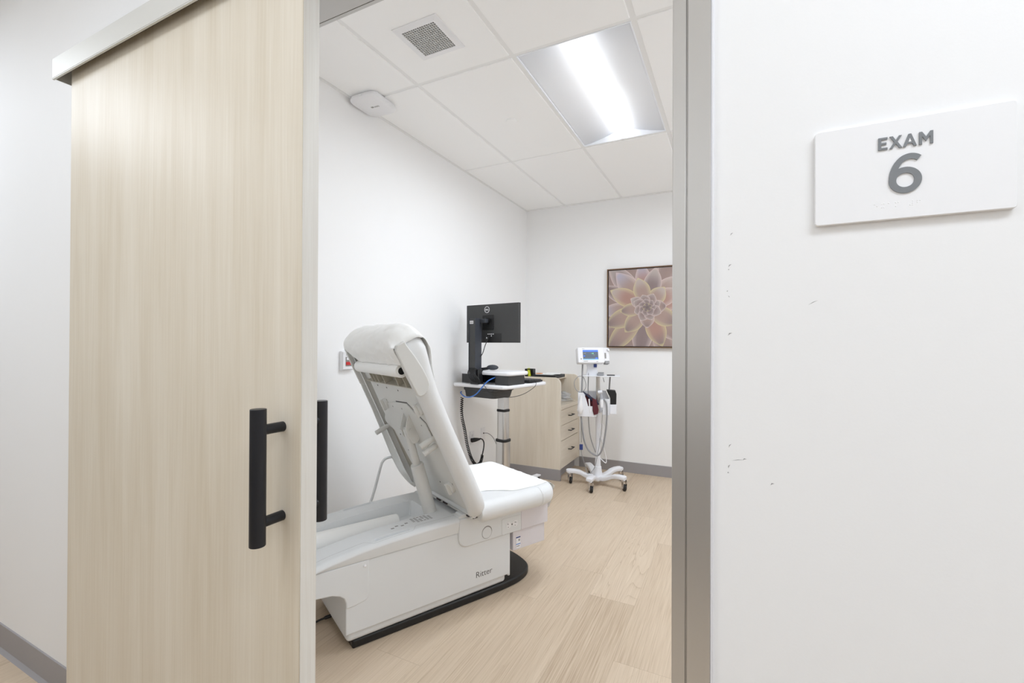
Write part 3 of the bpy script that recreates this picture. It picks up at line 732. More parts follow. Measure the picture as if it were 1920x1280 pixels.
def petal(tip,base,w,tipc,midc,basec,rim,sharp=1.0):
    lay[0]+=1
    tip=Vector(tip);base=Vector(base); d=tip-base; n=Vector((-d.y,d.x)).normalized(); K=22
    def wid(t): # half width along the petal
        return w*(.42+.58*sst(0,.55,t))*sqrt(max(0,1-sst(.55,1.0,t)**1.3))
    for sgn in (-1,1):
        for k in range(K):
            t0,t1=k/K,(k+1)/K
            def col(t): return mixc(basec,midc,sst(0,.5,t)) if t<.55 else mixc(midc,tipc,sst(.55,1,t))
            for u0,u1,rimv in ((0,.5,0),(.5,.9,0),(.90,.97,1),(.97,1.0,1)):
                P=[]; Cc=[]
                for t,u in ((t0,u0),(t1,u0),(t1,u1),(t0,u1)):
                    tt=t if u<.9 else t
                    p=base+d*min(1,t)+n*(sgn*wid(t)*u); P.append((p.x,p.y))
                    c0=col(t); c0=mixc(c0,PALE,.35*sst(.2,1,u)*t)
                    if rimv or u>=.9: c0=mixc(c0,rim,.85*sst(.15,.6,t)*(1 if u>.95 else .5))
                    if t>.93: c0=mixc(c0,rim,.7)
                    Cc.append(c0)
                add_face(P,Cc)
S=1/1190.
def pt(x,y): return ((x-635)*S,(600-y)*S)
# outermost ring
for k in range(14):
    an=2*pi*k/14+.2; r=.54+.05*(k%3); petal((cos(an)*r,sin(an)*r),(cos(an)*.12,sin(an)*.12),.10,mixc(MAUV,PALE,.3*(k%2)),mixc(TAN,MAUV,.4),mixc(ROSE,MAUV,.6),RIMP)
for tx,ty,w,tc,mc,rm in (
 (170,60,.10,PALE,MAUV,RIMP),(560,60,.08,BLU,ROSE,RIMP),(1010,250,.10,PALE,TAN,RIMP),(1060,500,.09,TAN,ROSE,RIMP),(60,640,.075,BLU,TAN,RIMP),(90,330,.08,MAUV,MAUV,RIMP),(1010,1000,.09,MAUV,TAN,RIMP),(540,1180,.10,MAUV,MAUV,RIMP),(160,1130,.10,MAUV,TAN,RIMY),
 (265,165,.095,BLU,TAN,RIMP),(735,130,.088,PALE,MAUV,RIMP),(985,400,.085,PALE,ROSE,RIMP),(140,810,.095,MAUV,TAN,RIMY),(810,1060,.095,MAUV,ROSE,RIMY),(960,800,.09,MAUV,TAN,RIMY),
 (195,380,.088,PALE,ROSE,RIMY),(835,370,.080,PALE,TAN,RIMY),(525,245,.082,PALE,TAN,RIMY),(375,890,.085,MAUV,TAN,RIMY),
 (315,640,.066,MAUV,TAN,RIMY),(635,845,.070,MAUV,TAN,RIMP),(855,590,.064,MAUV,TAN,RIMP),(440,490,.055,PALE,MAUV,RIMP)):
    petal(pt(tx,ty),(0,0),w,tc,mc,mixc(ROSE,MAUV,.4),rm)
for k in range(8):
    an=2*pi*k/8+.35; r=.135+.012*(k%2); petal((cos(an)*r,sin(an)*r),(0,0),.055,mixc(PALE,MAUV,.4),mixc(MAUV,TAN,.3),mixc(MAUV,ROSE,.2),RIMP)
for k in range(7):
    an=2*pi*k/7; r=.088; petal((cos(an)*r,sin(an)*r),(0,0),.04,mixc(PALE,MAUV,.5),MAUV,mixc(MAUV,bgc,.6),RIMP)
for k in range(5):
    an=2*pi*k/5+.5; r=.048; petal((cos(an)*r,sin(an)*r),(0,0),.024,MAUV,mixc(MAUV,bgc,.4),bgc,RIMY)
pr_=m.build('print',pm,pc,smooth=False,recalc=False)

# ------------------------------------------------------------------ workstation cart
CA=Vector((.9787,-.2053,0)); CB=Vector((.2053,.9787,0)); CO=Vector((-1.567,3.055,0)); CROT=math.atan2(CA.y,CA.x)
W=thing('computer_cart','white topped mobile computer cart on a silver telescopic column','computer cart',CO+CA*-.2+CB*.25,CROT)
WO=(-.2,.25)
def wp(m): return m.xf(Matrix.Translation((.2,-.25,0)))     # written in (a,b,z) of the cart
def wb(m,*a,**k): return wp(m).build(*a,parent=k.pop('parent',W),**k)
desk=[(-.515,-.02),(-.47,-.022),(-.44,-.012),(-.06,.0),(-.02,.008),(.0,.03),(.012,.12),(.012,.53),(.005,.565),(-.02,.585),(-.40,.60),(-.46,.58),(-.475,.5),(-.475,.14),(-.50,.10),(-.535,.06),(-.54,.0)]
wb(M().prism(desk,'z',.942,.972),'desktop',WHT,bevel=.012,seg=4)
wb(M().prism(rrect(-.515,.028,.03,.30,.045),'z',1.046,1.076),'riser_shelf',WHT,bevel=.011,seg=4)
wb(M().box(-.492,-.37,.05,.26,.9715,1.047),'riser_box',CHAR,bevel=.002)
wb(M().box(-.13,.0,.05,.26,.9715,1.047),'riser_box',CHAR,bevel=.002)
wb(M().box(-.37,-.13,.20,.212,.9715,1.047),'riser_back',BLKPL,smooth=False)
wb(M().loft([[(x,y,z) for x,y in rrect(x0,x1,y0,y1,.035,5)] for z,x0,x1,y0,y1 in ((.942,-.485,-.130,.045,.31),(.915,-.485,-.130,.045,.31),(.912,-.478,-.138,.05,.30),(.858,-.470,-.148,.056,.285))]),'electronics_box',CHAR,bevel=.002)
cx,cy=-.205,.245
wb(M().prism(rrect(cx-.034,cx+.034,cy-.034,cy+.034,.003),'z',.745,.860),'inner_column',ALUM,bevel=.001)
def oval_sec(hx,hy,z0,z1): return M().prism(rrect(cx-hx,cx+hx,cy-hy,cy+hy,min(hx,hy)*.62,6),'z',z0,z1)
wb(oval_sec(.044,.040,.50,.742),'middle_column',ALUM,bevel=.001)
wb(oval_sec(.052,.048,.10,.498),'lower_column',ALUM,bevel=.001)
wb(oval_sec(.048,.044,.735,.755),'column_collar',BLKPL,bevel=.004)
wb(oval_sec(.056,.052,.488,.510),'column_collar',BLKPL,bevel=.004)
hub=wb(oval_sec(.075,.07,.065,.105),'base_hub',WHTM,bevel=.006)
for ex,ey in ((-.228,.80),(.08,.12),(-.42,.03),(-.46,.62)):
    s=Vector((cx,cy,.085)); e=Vector((ex,ey,.085)); d=(e-s).normalized(); n=Vector((-d.y,d.x,0))
    R=[[s+n*.03+Vector((0,0,-.02)),s-n*.03+Vector((0,0,-.02)),s-n*.03+Vector((0,0,.02)),s+n*.03+Vector((0,0,.02))],[e+n*.024+Vector((0,0,-.006)),e-n*.024+Vector((0,0,-.006)),e-n*.024+Vector((0,0,.006)),e+n*.024+Vector((0,0,.006))]]
    leg=wb(M().loft(R),'base_leg',WHTM,bevel=.004)
    q=e-d*.03
    m=M(); m.cyl(q+n*.012+Vector((0,0,-.049)),q-n*.012+Vector((0,0,-.049)),.036,n=24); wb(m,'caster',RUB,parent=leg,bevel=.004)
# monitor column
wb(M().prism([(-.345,-.02),(-.28,-.02),(-.28,.05),(-.345,.05)],'z',1.088,1.495),'monitor_column',CHAR,bevel=.004)
m=M(); m.box(-.3495,-.3455,-.022,.052,1.088,1.4965); m.box(-.2805,-.2765,-.022,.052,1.03,1.4965); wb(m,'column_side_plate',CHARB,smooth=False)
wb(M().box(-.34,-.25,-.015,.045,.9715,1.09),'column_foot',BLKPL,bevel=.006)
m=M()
for k in range(7):
    a0=-.345+.012*k; m.tube([(a0+.01,-.022,1.10),(a0,-.032,1.06),(a0+.02+.004*k,-.034,1.02),(a0+.05,-.015,.985)],.004,6,4)
wb(m,'cable_bundle',BLKPL)
s_=wb(M().box(-.338,-.300,-.0212,-.0204,1.452,1.476),'asset_label',STICK,smooth=False)
m=M()
for k in range(5): m.box(-.334+.0065*k,-.330+.0065*k,-.0218,-.0212,1.458,1.470)
wb(m,'label_print',GREYP,parent=s_,smooth=False)

MN=thing('computer_monitor','flat black computer monitor seen from behind on the cart column','monitor',CO+CA*-.2+CB*.25,CROT)
def nb(m,*a,**k): return wp(m).build(*a,parent=k.pop('parent',MN),**k)
nb(M().box(-.482,.066,.093,.110,1.302,1.612),'back_cover',CHAR,bevel=.003)
nb(M().box(-.482,.066,.110,.118,1.302,1.612),'bezel',BLKPL,smooth=False,bevel=.001,seg=1)
nb(M().box(-.474,.058,.1181,.1186,1.312,1.604),'screen',BLKPL,smooth=False)
nb(M().box(-.30,-.185,.085,.094,1.405,1.525),'mount_plate',BLKPL,bevel=.003)
nb(M().cyl((-.245,.05,1.475),(-.245,.088,1.475),.026,n=20),'tilt_joint',BLKPL)
m=M(); m.box(-.278,-.215,.03,.06,1.46,1.492); nb(m,'mount_arm',CHARB,bevel=.004)
m=M(); m.box(-.385,-.365,.0915,.0935,1.304,1.372); m.box(-.25,-.105,.0915,.0935,1.304,1.376); loose(wp(m),'port_recess',BLKPL,MN,smooth=False)
m=M(); R=[[(-.255+r*cos(2*pi*k/36),.0922-dy,1.569+r*sin(2*pi*k/36)) for k in range(36)] for r,dy in ((.0265,0),(.0265,.0012),(.0225,.0012),(.0225,0))]; m.loft(R,cap=False,loop=True)
rg=nb(m,'badge_ring',WHT)
m=M(); text_mesh(m,'DELL',.0165,frame((-.255,.0915,1.563),(1,0,0),(0,0,1),(0,-1,0)),.0008,.0004,.95); nb(m,'badge_lettering',WHT,parent=rg,smooth=False,recalc=False)
m=M()
for k in range(4): m.box(-.245+.018*k,-.235+.018*k,.089,.0925,1.368,1.3745)
m.box(-.26,-.252,.089,.0925,1.335,1.347); m.box(-.21,-.203,.089,.0925,1.352,1.362); loose(wp(m),'port',WHT,MN,smooth=False)
m=M(); m.tube([(-.222,.086,1.368),(-.225,.07,1.33),(-.236,.05,1.28),(-.252,.04,1.22),(-.268,.03,1.19)],.0032,6,6); nb(m,'video_cable',BLKPL)

sc=thing('barcode_scanner','small grey barcode scanner lying by the black column on the cart riser','scanner',CO+CA*-.2+CB*.10+Vector((0,0,1.076)),CROT+.2)
M().sphere((.0,0,.028),.045,(1.15,.7,.48),16).build('head',CHARB,sc)
M().tube([(-.03,0,.022),(-.08,-.005,.014),(-.12,-.004,.011)],.0115,10,5).build('grip',BLKPL,sc)

kb=thing('keyboard','black keyboard lying on the far side of the cart desk','keyboard',CO+CA*.0+CB*.33+Vector((0,0,.972)),CROT)
M().prism([(-.34,0),(0.0,0),(0.0,.19),(-.34,.19)],'z',.004,.020).build('case',BLKPL,kb,bevel=.004)
m=M()
for i in range(14):
    for j in range(5): m.box(-.33+.0232*i,-.31+.0232*i,.012+.034*j,.04+.034*j,.020,.026)
m.build('keys',CHAR,kb,smooth=False)['kind']='stuff'

def world_tube(name,mt,label,cat,pts,r,n=8,res=8): return tag(M().tube(pts,r,n,res).build(name,mt),label,cat)
def cw(a,b,z): return CO+CA*a+CB*b+Vector((0,0,z))
world_tube('network_cable',BLUEC,'bright blue network cable looping below the cart desk','cable',[cw(-.135,.055,1.03),cw(-.15,-.012,1.005),cw(-.19,-.03,.96),cw(-.25,-.035,.90),cw(-.33,-.02,.868),cw(-.42,.01,.862),cw(-.485,.03,.885),cw(-.49,.045,.895)],.0048)
world_tube('signal_cable',BLKPL,'thin black cable hanging in a loop round the front of the cart desk','cable',[cw(-.21,-.006,.99),cw(-.17,-.014,.95),cw(-.10,-.012,.90),cw(-.01,.06,.882),cw(.025,.2,.895),cw(.035,.34,.94),cw(.03,.38,.975),cw(.015,.36,.992),cw(.002,.345,.986)],.0022)
# coiled cord from the electronics box to the wall outlet
pc0=thing('coiled_power_cord','black coiled power cord drooping from the cart to the wall outlet','power cord',cw(-.49,.05,.86))
a0=Vector(cw(-.491,.052,.845)); sag=[a0,Vector((-2.035,3.20,.70)),Vector((-2.035,3.245,.572)),Vector((-2.035,3.29,.429)),Vector((-2.03,3.345,.313)),Vector((-2.03,3.422,.238)),Vector((-2.03,3.49,.232)),Vector((-2.03,3.525,.262)),Vector((-2.03,3.535,.296))]
# helix round the sag line
V=spline(sag,40); acc=0; turns=[]; u=None
for i,p in enumerate(V):
    d=(V[min(i+1,len(V)-1)]-V[max(i-1,0)]).normalized()
    if u is None: u=d.orthogonal().normalized()
    u=(u-d*u.dot(d)).normalized(); w_=d.cross(u)
    if i: 
        seg=(p-V[i-1]).length; pitch=.0165 if i/len(V)<.55 else .0095; acc+=seg/pitch
    turns.append((p,u,w_,acc))
hel=[]
for (p,u_,w_,a),(p2,u2,w2,a2) in zip(turns,turns[1:]):
    k=max(2,int((a2-a)*9)+1)
    for j in range(k):
        t=j/k; an=2*pi*(a+(a2-a)*t); q=p.lerp(p2,t); hel.append(q+(u_*cos(an)+w_*sin(an))*.0105)
o=M().tube(hel,.0038,6,1,smooth=False); mm=Matrix.Translation(-pc0.location); o.xf(mm).build('coil',BLKPL,pc0)
m=M(); m.tube([Vector((-2.03,3.535,.296)),Vector((-2.03,3.56,.352)),Vector((-2.03,3.565,.40)),Vector((-2.028,3.535,.435)),Vector((-2.03,3.50,.45))],.0055,8,6); m.xf(mm).build('lead',BLKPL,pc0)
m=M(); m.revolve([(0,.012),(.005,.019),(.035,.019),(.06,.014),(.085,.007)],(-2.0915,3.44,.438),(1,.95,.15),16); m.xf(mm).build('plug',BLKPL,pc0)
world_tube('data_cable',GREYC,'thin grey data cable running from the wall plate behind the cart column','cable',[(-2.088,3.665,.464),(-2.04,3.665,.465),(-1.97,3.64,.43),(-1.89,3.58,.34),(-1.86,3.56,.22),(-1.87,3.56,.1),(-1.95,3.6,.02),(-2.03,3.62,.006)],.003)

# ------------------------------------------------------------------ cabinet in the corner
CX0,CX1,CY0,CY1=XL,-1.477,4.043,YB
cb=thing('drawer_cabinet','pale wood laminate cabinet with three drawers in the back corner','cabinet',(CX0,CY0,0))
def cbx(x0,x1,y0,y1,z0,z1): return M().box(x0-CX0,x1-CX0,y0-CY0,y1-CY0,z0,z1)
def side(y0,y1,x1,top):
    p=[(0.002,.105),(x1-CX0,.105),(x1-CX0,top-.065)]+[(x1-CX0-.065+.065*cos(radians(a)),top-.065+.065*sin(radians(a))) for a in (15,30,45,60,75,90)]+[(.002,top)]
    return M().prism(p,'y',y0-CY0,y1-CY0)
side(CY0,CY0+.028,CX1,.974).build('side_panel',CABW,cb,bevel=.001,seg=1)
side(CY1-.03,CY1-.002,CX1,.974).build('side_panel',CABW,cb,bevel=.001,seg=1)
cbx(CX0+.002,CX1-.02,CY0+.028,CY1-.03,.105,.664).build('carcass',CABH,cb,smooth=False)
cbx(CX0+.002,-1.62,CY0+.028,CY1-.03,.935,.960).build('upper_ledge',CABW,cb,smooth=False)
cbx(CX0+.002,CX0+.02,CY0+.028,CY1-.03,.70,.935).build('back_board',CABW,cb,smooth=False)
m=cbx(CX0+.002,CX1+.004,CY0-.004,CY0+.02,0,.106); m.box(.002,CX1-CX0-.055,.02,CY1-CY0-.004,0,.105); m.build('kick_base',BASEB,cb,bevel=.001,seg=1)
m=cbx(CX1-.019,CX1-.002,CY1-.052,CY1-.0305,.105,.664); m.build('filler_strip',CABW,cb,smooth=False)
for z0,z1 in ((.517,.662),(.372,.513),(.108,.366)):
    dr=cbx(CX1-.019,CX1-.001,CY0+.030,CY1-.054,z0,z1).build('drawer',CABH,cb,bevel=.001,seg=1)
    zc=(z0+z1)/2+ (.02 if z1<.4 else 0); yc=(CY1-CY0)/2-.01
    xf_=CX1-CX0-.001
    m=M(); m.tube([(xf_,yc-.05,zc),(xf_+.026,yc-.05,zc),(xf_+.030,yc-.046,zc),(xf_+.030,yc+.046,zc),(xf_+.026,yc+.05,zc),(xf_,yc+.05,zc)],.0048,8,3); m.build('drawer_pull',BLACK,dr)
tag(M().box(CX0+.004,CX1+.002,CY0+.030,CY1-.0305,.665,.703).build('countertop',CABH,bevel=.002,seg=1),'pale wood laminate worktop above the three drawers','countertop')
# things on the ledge and worktop
th=thing('dispenser_box','small open black holder with a lime green tube on cabinet ledge','holder',(-1.845,4.17,.960))
def ob(x0,x1,y0,y1,z0,z1): return M().box(x0,x1,y0,y1,z0,z1)
m=ob(-.045,.045,-.03,-.026,0,.022); m.box(-.045,.045,.026,.03,0,.085); m.box(-.045,-.035,-.03,.03,0,.085); m.box(.038,.045,-.03,.03,0,.085); m.box(-.045,.045,-.03,-.026,.075,.085); m.box(-.045,.045,-.03,.03,0,.004); m.build('holder',BLKPL,th,bevel=.001,seg=1)
m=M(); m.tube([(-.012,-.012,.088),(-.005,-.018,.06),(.005,-.033,.035),(.012,-.036,.012)],.015,12,6); m.build('tube',LIME,th)
ty=thing('document_tray','flat black tray with papers on the cabinet ledge','tray',(-1.69,4.22,.960))
M().box(-.10,.14,-.12,.16,0,.03).build('tray',BLKPL,ty,bevel=.003)
pp=thing('paper_stack','loose white papers lying on the black tray','papers',(-1.67,4.23,.990))
m=M(); m.box(-.10,.08,-.09,.10,.001,.006); m.build('sheets',PAPER,pp,smooth=False)
m=M(); m.box(-.03,.12,-.07,.12,.0065,.010); m.xf(Matrix.Rotation(.25,4,'Z')); m.build('top_sheet',PAPER,pp,smooth=False)
m=M(); m.box(-.098,-.05,-.085,-.03,.0065,.013); m.build('orange_card',mat('orange_card',srgb(222,140,76),.6),pp,smooth=False)
bg=thing('plastic_bag','clear plastic bag of tubing on the worktop against the far panel','plastic bag',(-1.62,4.49,.703))
m=M(); rows=[]
for i in range(13):
    r=[]
    for j in range(17):
        a=2*pi*j/16; ph=-.05+pi*.52*i/12; R=.105*cos(ph*.93)*(1+.12*sin(3*a+i)+.07*sin(7*a+2*i)); r.append((R*cos(a)*1.05,R*sin(a)*.85,.004+.085*max(0,sin(ph))*(1+.15*sin(5*a+i))))
    rows.append(r)
m.surf(rows); m.build('bag',CLEAR,bg,solid=.0006)
m=M(); m.tube([(.045*cos(t)*(1+.1*sin(5*t)),.04*sin(t),.012+.004*t) for t in [k*.5 for k in range(30)]],.005,8,3); m.build('tubing',GREYC,bg)

# ------------------------------------------------------------------ vitals cart
VN=Vector((-.257,.9664,0)); VL=Vector((.9664,.257,0)); VO=Vector((-1.135,4.120,0)); VROT=math.atan2(VL.y,VL.x)
V_=thing('vitals_cart','white vitals stand on five casters with bins and tray','medical cart',VO,VROT)
def vb(m,*a,**k): return m.build(*a,parent=k.pop('parent',V_),**k)
vb(M().revolve([(.16,.027),(.30,.022),(.66,.021)],(0,0,0),(0,0,1),24),'pole',WHTM)
vb(M().prism(rrect(-.019,.019,-.013,.013,.004),'z',.66,1.0),'upper_pole',ALUM,bevel=.001)
vb(M().revolve([(.045,.03),(.05,.05),(.07,.05),(.12,.037),(.165,.032),(.168,.027)],(0,0,0),(0,0,1),28),'hub',WHTM)
rot=VROT
for k in range(5):
    an=radians(198+72*k)-rot; d=Vector((cos(an),sin(an),0)); n=Vector((-d.y,d.x,0)); R=[]
    for r_,zc,hw,hh in ((.02,.064,.034,.024),(.07,.066,.031,.022),(.12,.082,.030,.020),(.165,.104,.030,.019),(.21,.112,.030,.018),(.255,.113,.032,.018),(.278,.113,.030,.016),(.290,.113,.020,.011)):
        c_=d*r_+Vector((0,0,zc)); R.append([c_+n*y+Vector((0,0,z)) for y,z in rrect(-hw,hw,-hh,hh,.010,3)])
    leg=vb(M().loft(R),'base_leg',WHTM,ang=50)
    q=d*.262; wq=q+Vector((.012,-.008,0)); ax=Vector((.93,.36,0)).normalized(); fw=Vector((-ax.y,ax.x,0))
    cz=.030; ca=M()
    ca.revolve([(-.010,.018),(-.010,.027),(-.006,.030),(.006,.030),(.010,.027),(.010,.018)],wq+Vector((0,0,cz)),ax,24)
    cs=vb(ca,'caster_wheel',RUB,parent=leg)
    fk=M()
    for s in (-1,1):
        pts=[(-.010,.020),(.008,.020),(.020,.045),(.030,.080),(.030,.094),(-.018,.094),(-.018,.055)]
        A=[wq+ax*(s*.0165-.0015)+fw*p[0]+Vector((0,0,p[1])) for p in pts]; Bq=[wq+ax*(s*.0165+.0015)+fw*p[0]+Vector((0,0,p[1])) for p in pts]
        fk.loft([A,Bq])
    fk.cyl(wq+Vector((0,0,.084)),q+Vector((0,0,.100)),.022,n=16)
    fk.cyl(wq+ax*-.019+Vector((0,0,cz)),wq+ax*.019+Vector((0,0,cz)),.011,n=12)
    vb(fk,'caster_fork',CHROME,parent=leg)
# tray
vb(M().prism(rrect(-.138,.198,-.11,.12,.03),'z',1.0,1.006),'tray',WHTM,bevel=.002)
# left bin: open tub with a notched side, right bin the same mirrored
def bin_mesh(x0,x1,y0,y1,z0,z1,notch):
    t=.004; m=M()
    m.box(x0,x1,y0,y1,z0,z0+t)
    m.box(x0,x0+t,y0,y1,z0,z1); m.box(x0,x1,y1-t,y1,z0,z1)
    # front wall: sloped cut
    m.prism([(x0,z0),(x1,z0),(x1,notch),(x0+(x1-x0)*.55,notch),(x0+(x1-x0)*.45,notch+.06),(x0+.05,z1),(x0,z1)],'y',y0,y0+t)
    m.box(x1-t,x1,y0,y1,z0,notch)
    return m
vb(bin_mesh(-.178,-.012,-.13,.05,.640,.855,.735),'left_bin',WHTM,bevel=.002)
m=M(); m.prism([(.040,.66),(.100,.66),(.100,.80),(.040,.80)],'y',-.10,-.096); m.box(.100,.104,-.10,.05,.66,.80); m.box(.04,.104,-.10,.05,.655,.66); m.prism([(.04,.80),(.04,.66),(.02,.66),(.02,.86),(.03,.865)],'y',.02,.05); m.prism([(-.01,.70),(.10,.70),(.10,.79),(.07,.86),(-.01,.87)],'y',.046,.05)
vb(m,'right_bin',WHTM,bevel=.002)
vb(M().prism(rrect(.104,.168,-.03,.06,.008),'z',.655,.742),'probe_cover_holder',WHTM,bevel=.002)
vb(M().prism([(.075,.875),(.155,.870),(.166,.84),(.164,.745),(.112,.742),(.110,.80)],'y',-.025,.05),'black_pocket',BLKPL,bevel=.004)
# cylinder hook on the left bin: white probe well
m=M(); m.revolve([(0,.0),(.004,.016),(.03,.028),(.08,.026),(.13,.012),(.165,.009),(.168,0)],(-.158,-.142,.665),(.05,-.05,1),18); vb(m,'probe_well',WHT)
vb(M().revolve([(0,.01),(.002,.016),(.05,.018),(.07,.014),(.075,.0)],(.033,-.115,.725),(0,0,1),16),'probe_holster',WHT)
vb(M().cyl((-.0,-.05,.852),(.04,-.05,.86),.017,n=18),'clamp',WHTM)
vb(M().cyl((.02,-.02,.42),(.045,-.02,.42),.011,n=16),'cable_hook',WHTM)

cf=thing('blood_pressure_cuff','folded maroon blood pressure cuff standing in the cart bin','blood pressure cuff',VO+VL*-.05+VN*-.07+Vector((0,0,.646)),VROT)
m=M(); R=[]
for k in range(15):
    t=k/14; x=-.075+.10*t; z0=.0+.012*sin(t*3); z1=.19-.055*t+.012*sin(t*7)
    R.append([(x+.012*sin(5*t),-.03-.012*t,z0),(x+.012*sin(5*t),-.022+.02*t,z0),(x+.02,-.0+.018*t,z1),(x+.012,-.03,z1)])
m.loft(R); m.build('cuff_wrap',MAROON,cf,ang=60)
m=M(); m.prism([(.016,.012),(.052,.024),(.058,.06),(.036,.15),(.0,.165),(.004,.05)],'y',-.072,-.058); m.build('cuff_flap',MAROON,cf,bevel=.004)
m=M(); m.prism([(-.085,.212),(-.078,.217),(.045,.135),(.062,.105),(.05,.10),(.0,.13)],'y',-.05,-.02); m.build('cuff_bladder',NAVYF,cf,bevel=.003)
m=M(); m.prism([(-.034,.15),(-.026,.157),(-.022,.15),(-.014,.04),(-.022,.03)],'y',-.064,-.0585); m.build('cuff_label',STICK,cf,bevel=.001)

VM=thing('vital_signs_monitor','white vital signs monitor with lit blue grey screen on the stand','medical monitor',VO+Vector((0,0,1.006)),VROT)
def mb(m,*a,**k): return m.build(*a,parent=k.pop('parent',VM),**k)
TM=Matrix.Translation((0,-.02,.178))@Matrix.Rotation(radians(19),4,'Z')@Matrix.Rotation(radians(-13),4,'X')
mb(M().prism(rrect(-.205,.045,-.073,.073,.014),'y',-.045,.03).xf(TM),'casing',WHT,bevel=.008,seg=3)
m=M().prism(rrect(.040,.100,-.056,.074,.012),'y',-.03,.03); mb(m.xf(TM),'side_module',WHT,bevel=.006)
mb(M().box(.052,.092,-.032,.02,-.078,-.050).xf(TM),'module_foot',GREYC,bevel=.003)
mb(M().box(.051,.066,-.0315,-.030,-.028,.024).xf(TM),'module_window',GREYP,smooth=False)
m=M(); m.revolve([(0,.012),(.008,.013),(.02,.008)],(.085,-.032,.048),(0,-1,0),14); mb(m.xf(TM),'module_port',CHROME)
SCR=mat('screen_grey',srgb(70,80,92),.2,emit=srgb(70,82,96),estr=.75); SBL=mat('screen_blue',srgb(60,100,210),.2,emit=srgb(60,104,220),estr=.8); SLB=mat('screen_light_blue',srgb(120,180,230),.2,emit=srgb(110,170,232),estr=.8); SGR=mat('screen_green',srgb(110,190,130),.3,emit=srgb(110,190,130),estr=.7)
sc_=mb(M().box(-.158,-.014,-.0462,-.0455,-.043,.047).xf(TM),'screen',SCR,smooth=False)
m=M(); m.box(-.158,-.014,-.0466,-.0462,.031,.047); m.box(-.152,-.139,-.0466,-.0462,-.014,-.004); m.box(-.042,-.022,-.0466,-.0462,-.033,-.022); loose(m.xf(TM),'screen_bar',SBL,sc_,smooth=False)
m=M(); m.box(-.158,-.014,-.0466,-.0462,-.043,-.036); mb(m.xf(TM),'status_strip',SLB,parent=sc_,smooth=False)
m=M(); m.box(-.068,-.058,-.0466,-.0462,.010,.020); m.box(-.078,-.075,-.0466,-.0462,.011,.019); loose(m.xf(TM),'readout',SGR,sc_,smooth=False)
m=M()
for k in range(8): m.box(-.152+.016*k,-.144+.016*k,-.0466,-.0462,-.030,-.0265)
m.box(-.15,-.13,-.0466,-.0462,.013,.018); m.box(-.065,-.045,-.0466,-.0462,.0,.003); loose(m.xf(TM),'screen_print',GREYP,sc_,smooth=False)
m=M(); m.cyl((-.176,-.0458,-.035),(-.176,-.0465,-.035),.006,n=14); m.box(-.155,-.115,-.0462,-.0456,-.058,-.054); m.box(-.165,-.14,-.0462,-.0456,.056,.059); m.box(-.036,-.018,-.0462,-.0456,-.062,-.058); loose(m.xf(TM),'panel_print',GREYP,VM,smooth=False)
m=M(); m.loft([[(x,y,z) for x,y in rrect(-w_,w_,-.03,.03,.01,3)] for w_,z in ((.055,.0),(.05,.03),(.045,.07),(.055,.11))]); m.xf(Matrix.Translation((-.055,.0,0))); mb(m,'stand',WHTM)
m=M().box(-.04,-.012,-.045,-.02,.075,.105); mb(m,'connector',NAVY,bevel=.003)
# hoses and leads
def vt_(pts,r,name,mt,n=8): m=M(); m.tube([(x,y,z-1.006) for x,y,z in pts],r,n,8); return mb(m,name,mt)
vt_([(-.140,-.05,1.11),(-.142,-.07,1.0),(-.145,-.09,.86),(-.15,-.10,.70),(-.146,-.11,.60),(-.125,-.115,.44),(-.085,-.115,.34),(-.03,-.12,.298),(.01,-.12,.30),(.045,-.12,.37),(.07,-.12,.52),(.08,-.12,.66),(.075,-.115,.76),(.05,-.11,.80)],.0075,'hose',DGREYC)
vt_([(-.085,-.02,1.10),(-.088,-.03,.98),(-.09,-.04,.85),(-.085,-.03,.6),(-.07,-.02,.45),(-.045,-.01,.36),(-.02,-.03,.30)],.0045,'pressure_lead',GREYC)
vt_([(-.142,-.075,1.0),(-.18,-.08,.995),(-.212,-.085,.95),(-.205,-.085,.89),(-.17,-.085,.855),(-.13,-.085,.865),(-.108,-.085,.91),(-.12,-.08,.97),(-.142,-.075,1.005)],.0028,'lead_loop',GREYC)
vt_([(-.15,-.09,.66),(-.148,-.10,.5),(-.146,-.10,.40)],.003,'sensor_lead',GREYC)
mb(M().prism(rrect(-.163,-.133,-.118,-.1,.004),'z',.335-1.006,.385-1.006),'sensor_connector',NAVY,bevel=.002)
vt_([(-.148,-.108,.34),(-.142,-.11,.29),(-.12,-.11,.22),(-.105,-.1,.16),(-.09,-.1,.12),(-.05,-.09,.14),(-.02,-.08,.2),(.0,-.08,.3),(.02,-.08,.42),(.035,-.08,.55),(.04,-.09,.70)],.0028,'sensor_lead',GREYC)
vt_([(.03,-.05,.55),(.012,-.05,.50),(.02,-.05,.45),(.035,-.05,.43),(.045,-.05,.48),(.05,-.05,.54),(.03,-.05,.57),(.022,-.05,.50),(.04,-.05,.41),(.055,-.02,.33),(.075,0,.24),(.07,0,.20),(.02,.01,.24)],.0042,'mains_lead',WHT)
vt_([(.110,.02,1.0),(.105,.03,.93),(.10,.03,.86)],.007,'probe_lead',GREYC)
vt_([(.045,-.09,.99),(.055,-.06,.95)],.003,'probe_lead',GREYC)
ps=thing('oximeter_probe','pale grey finger sensor clip lying on the cart tray','sensor',VO+VL*.02+VN*-.05+Vector((0,0,1.006)),VROT+.3)
M().prism(rrect(-.03,.03,-.012,.012,.006),'z',.001,.022).build('clip',GREYC,ps,bevel=.004)
M().prism(rrect(-.02,.032,-.01,.01,.005),'z',.022,.032).build('clip_lid',GREYC,ps,bevel=.003)
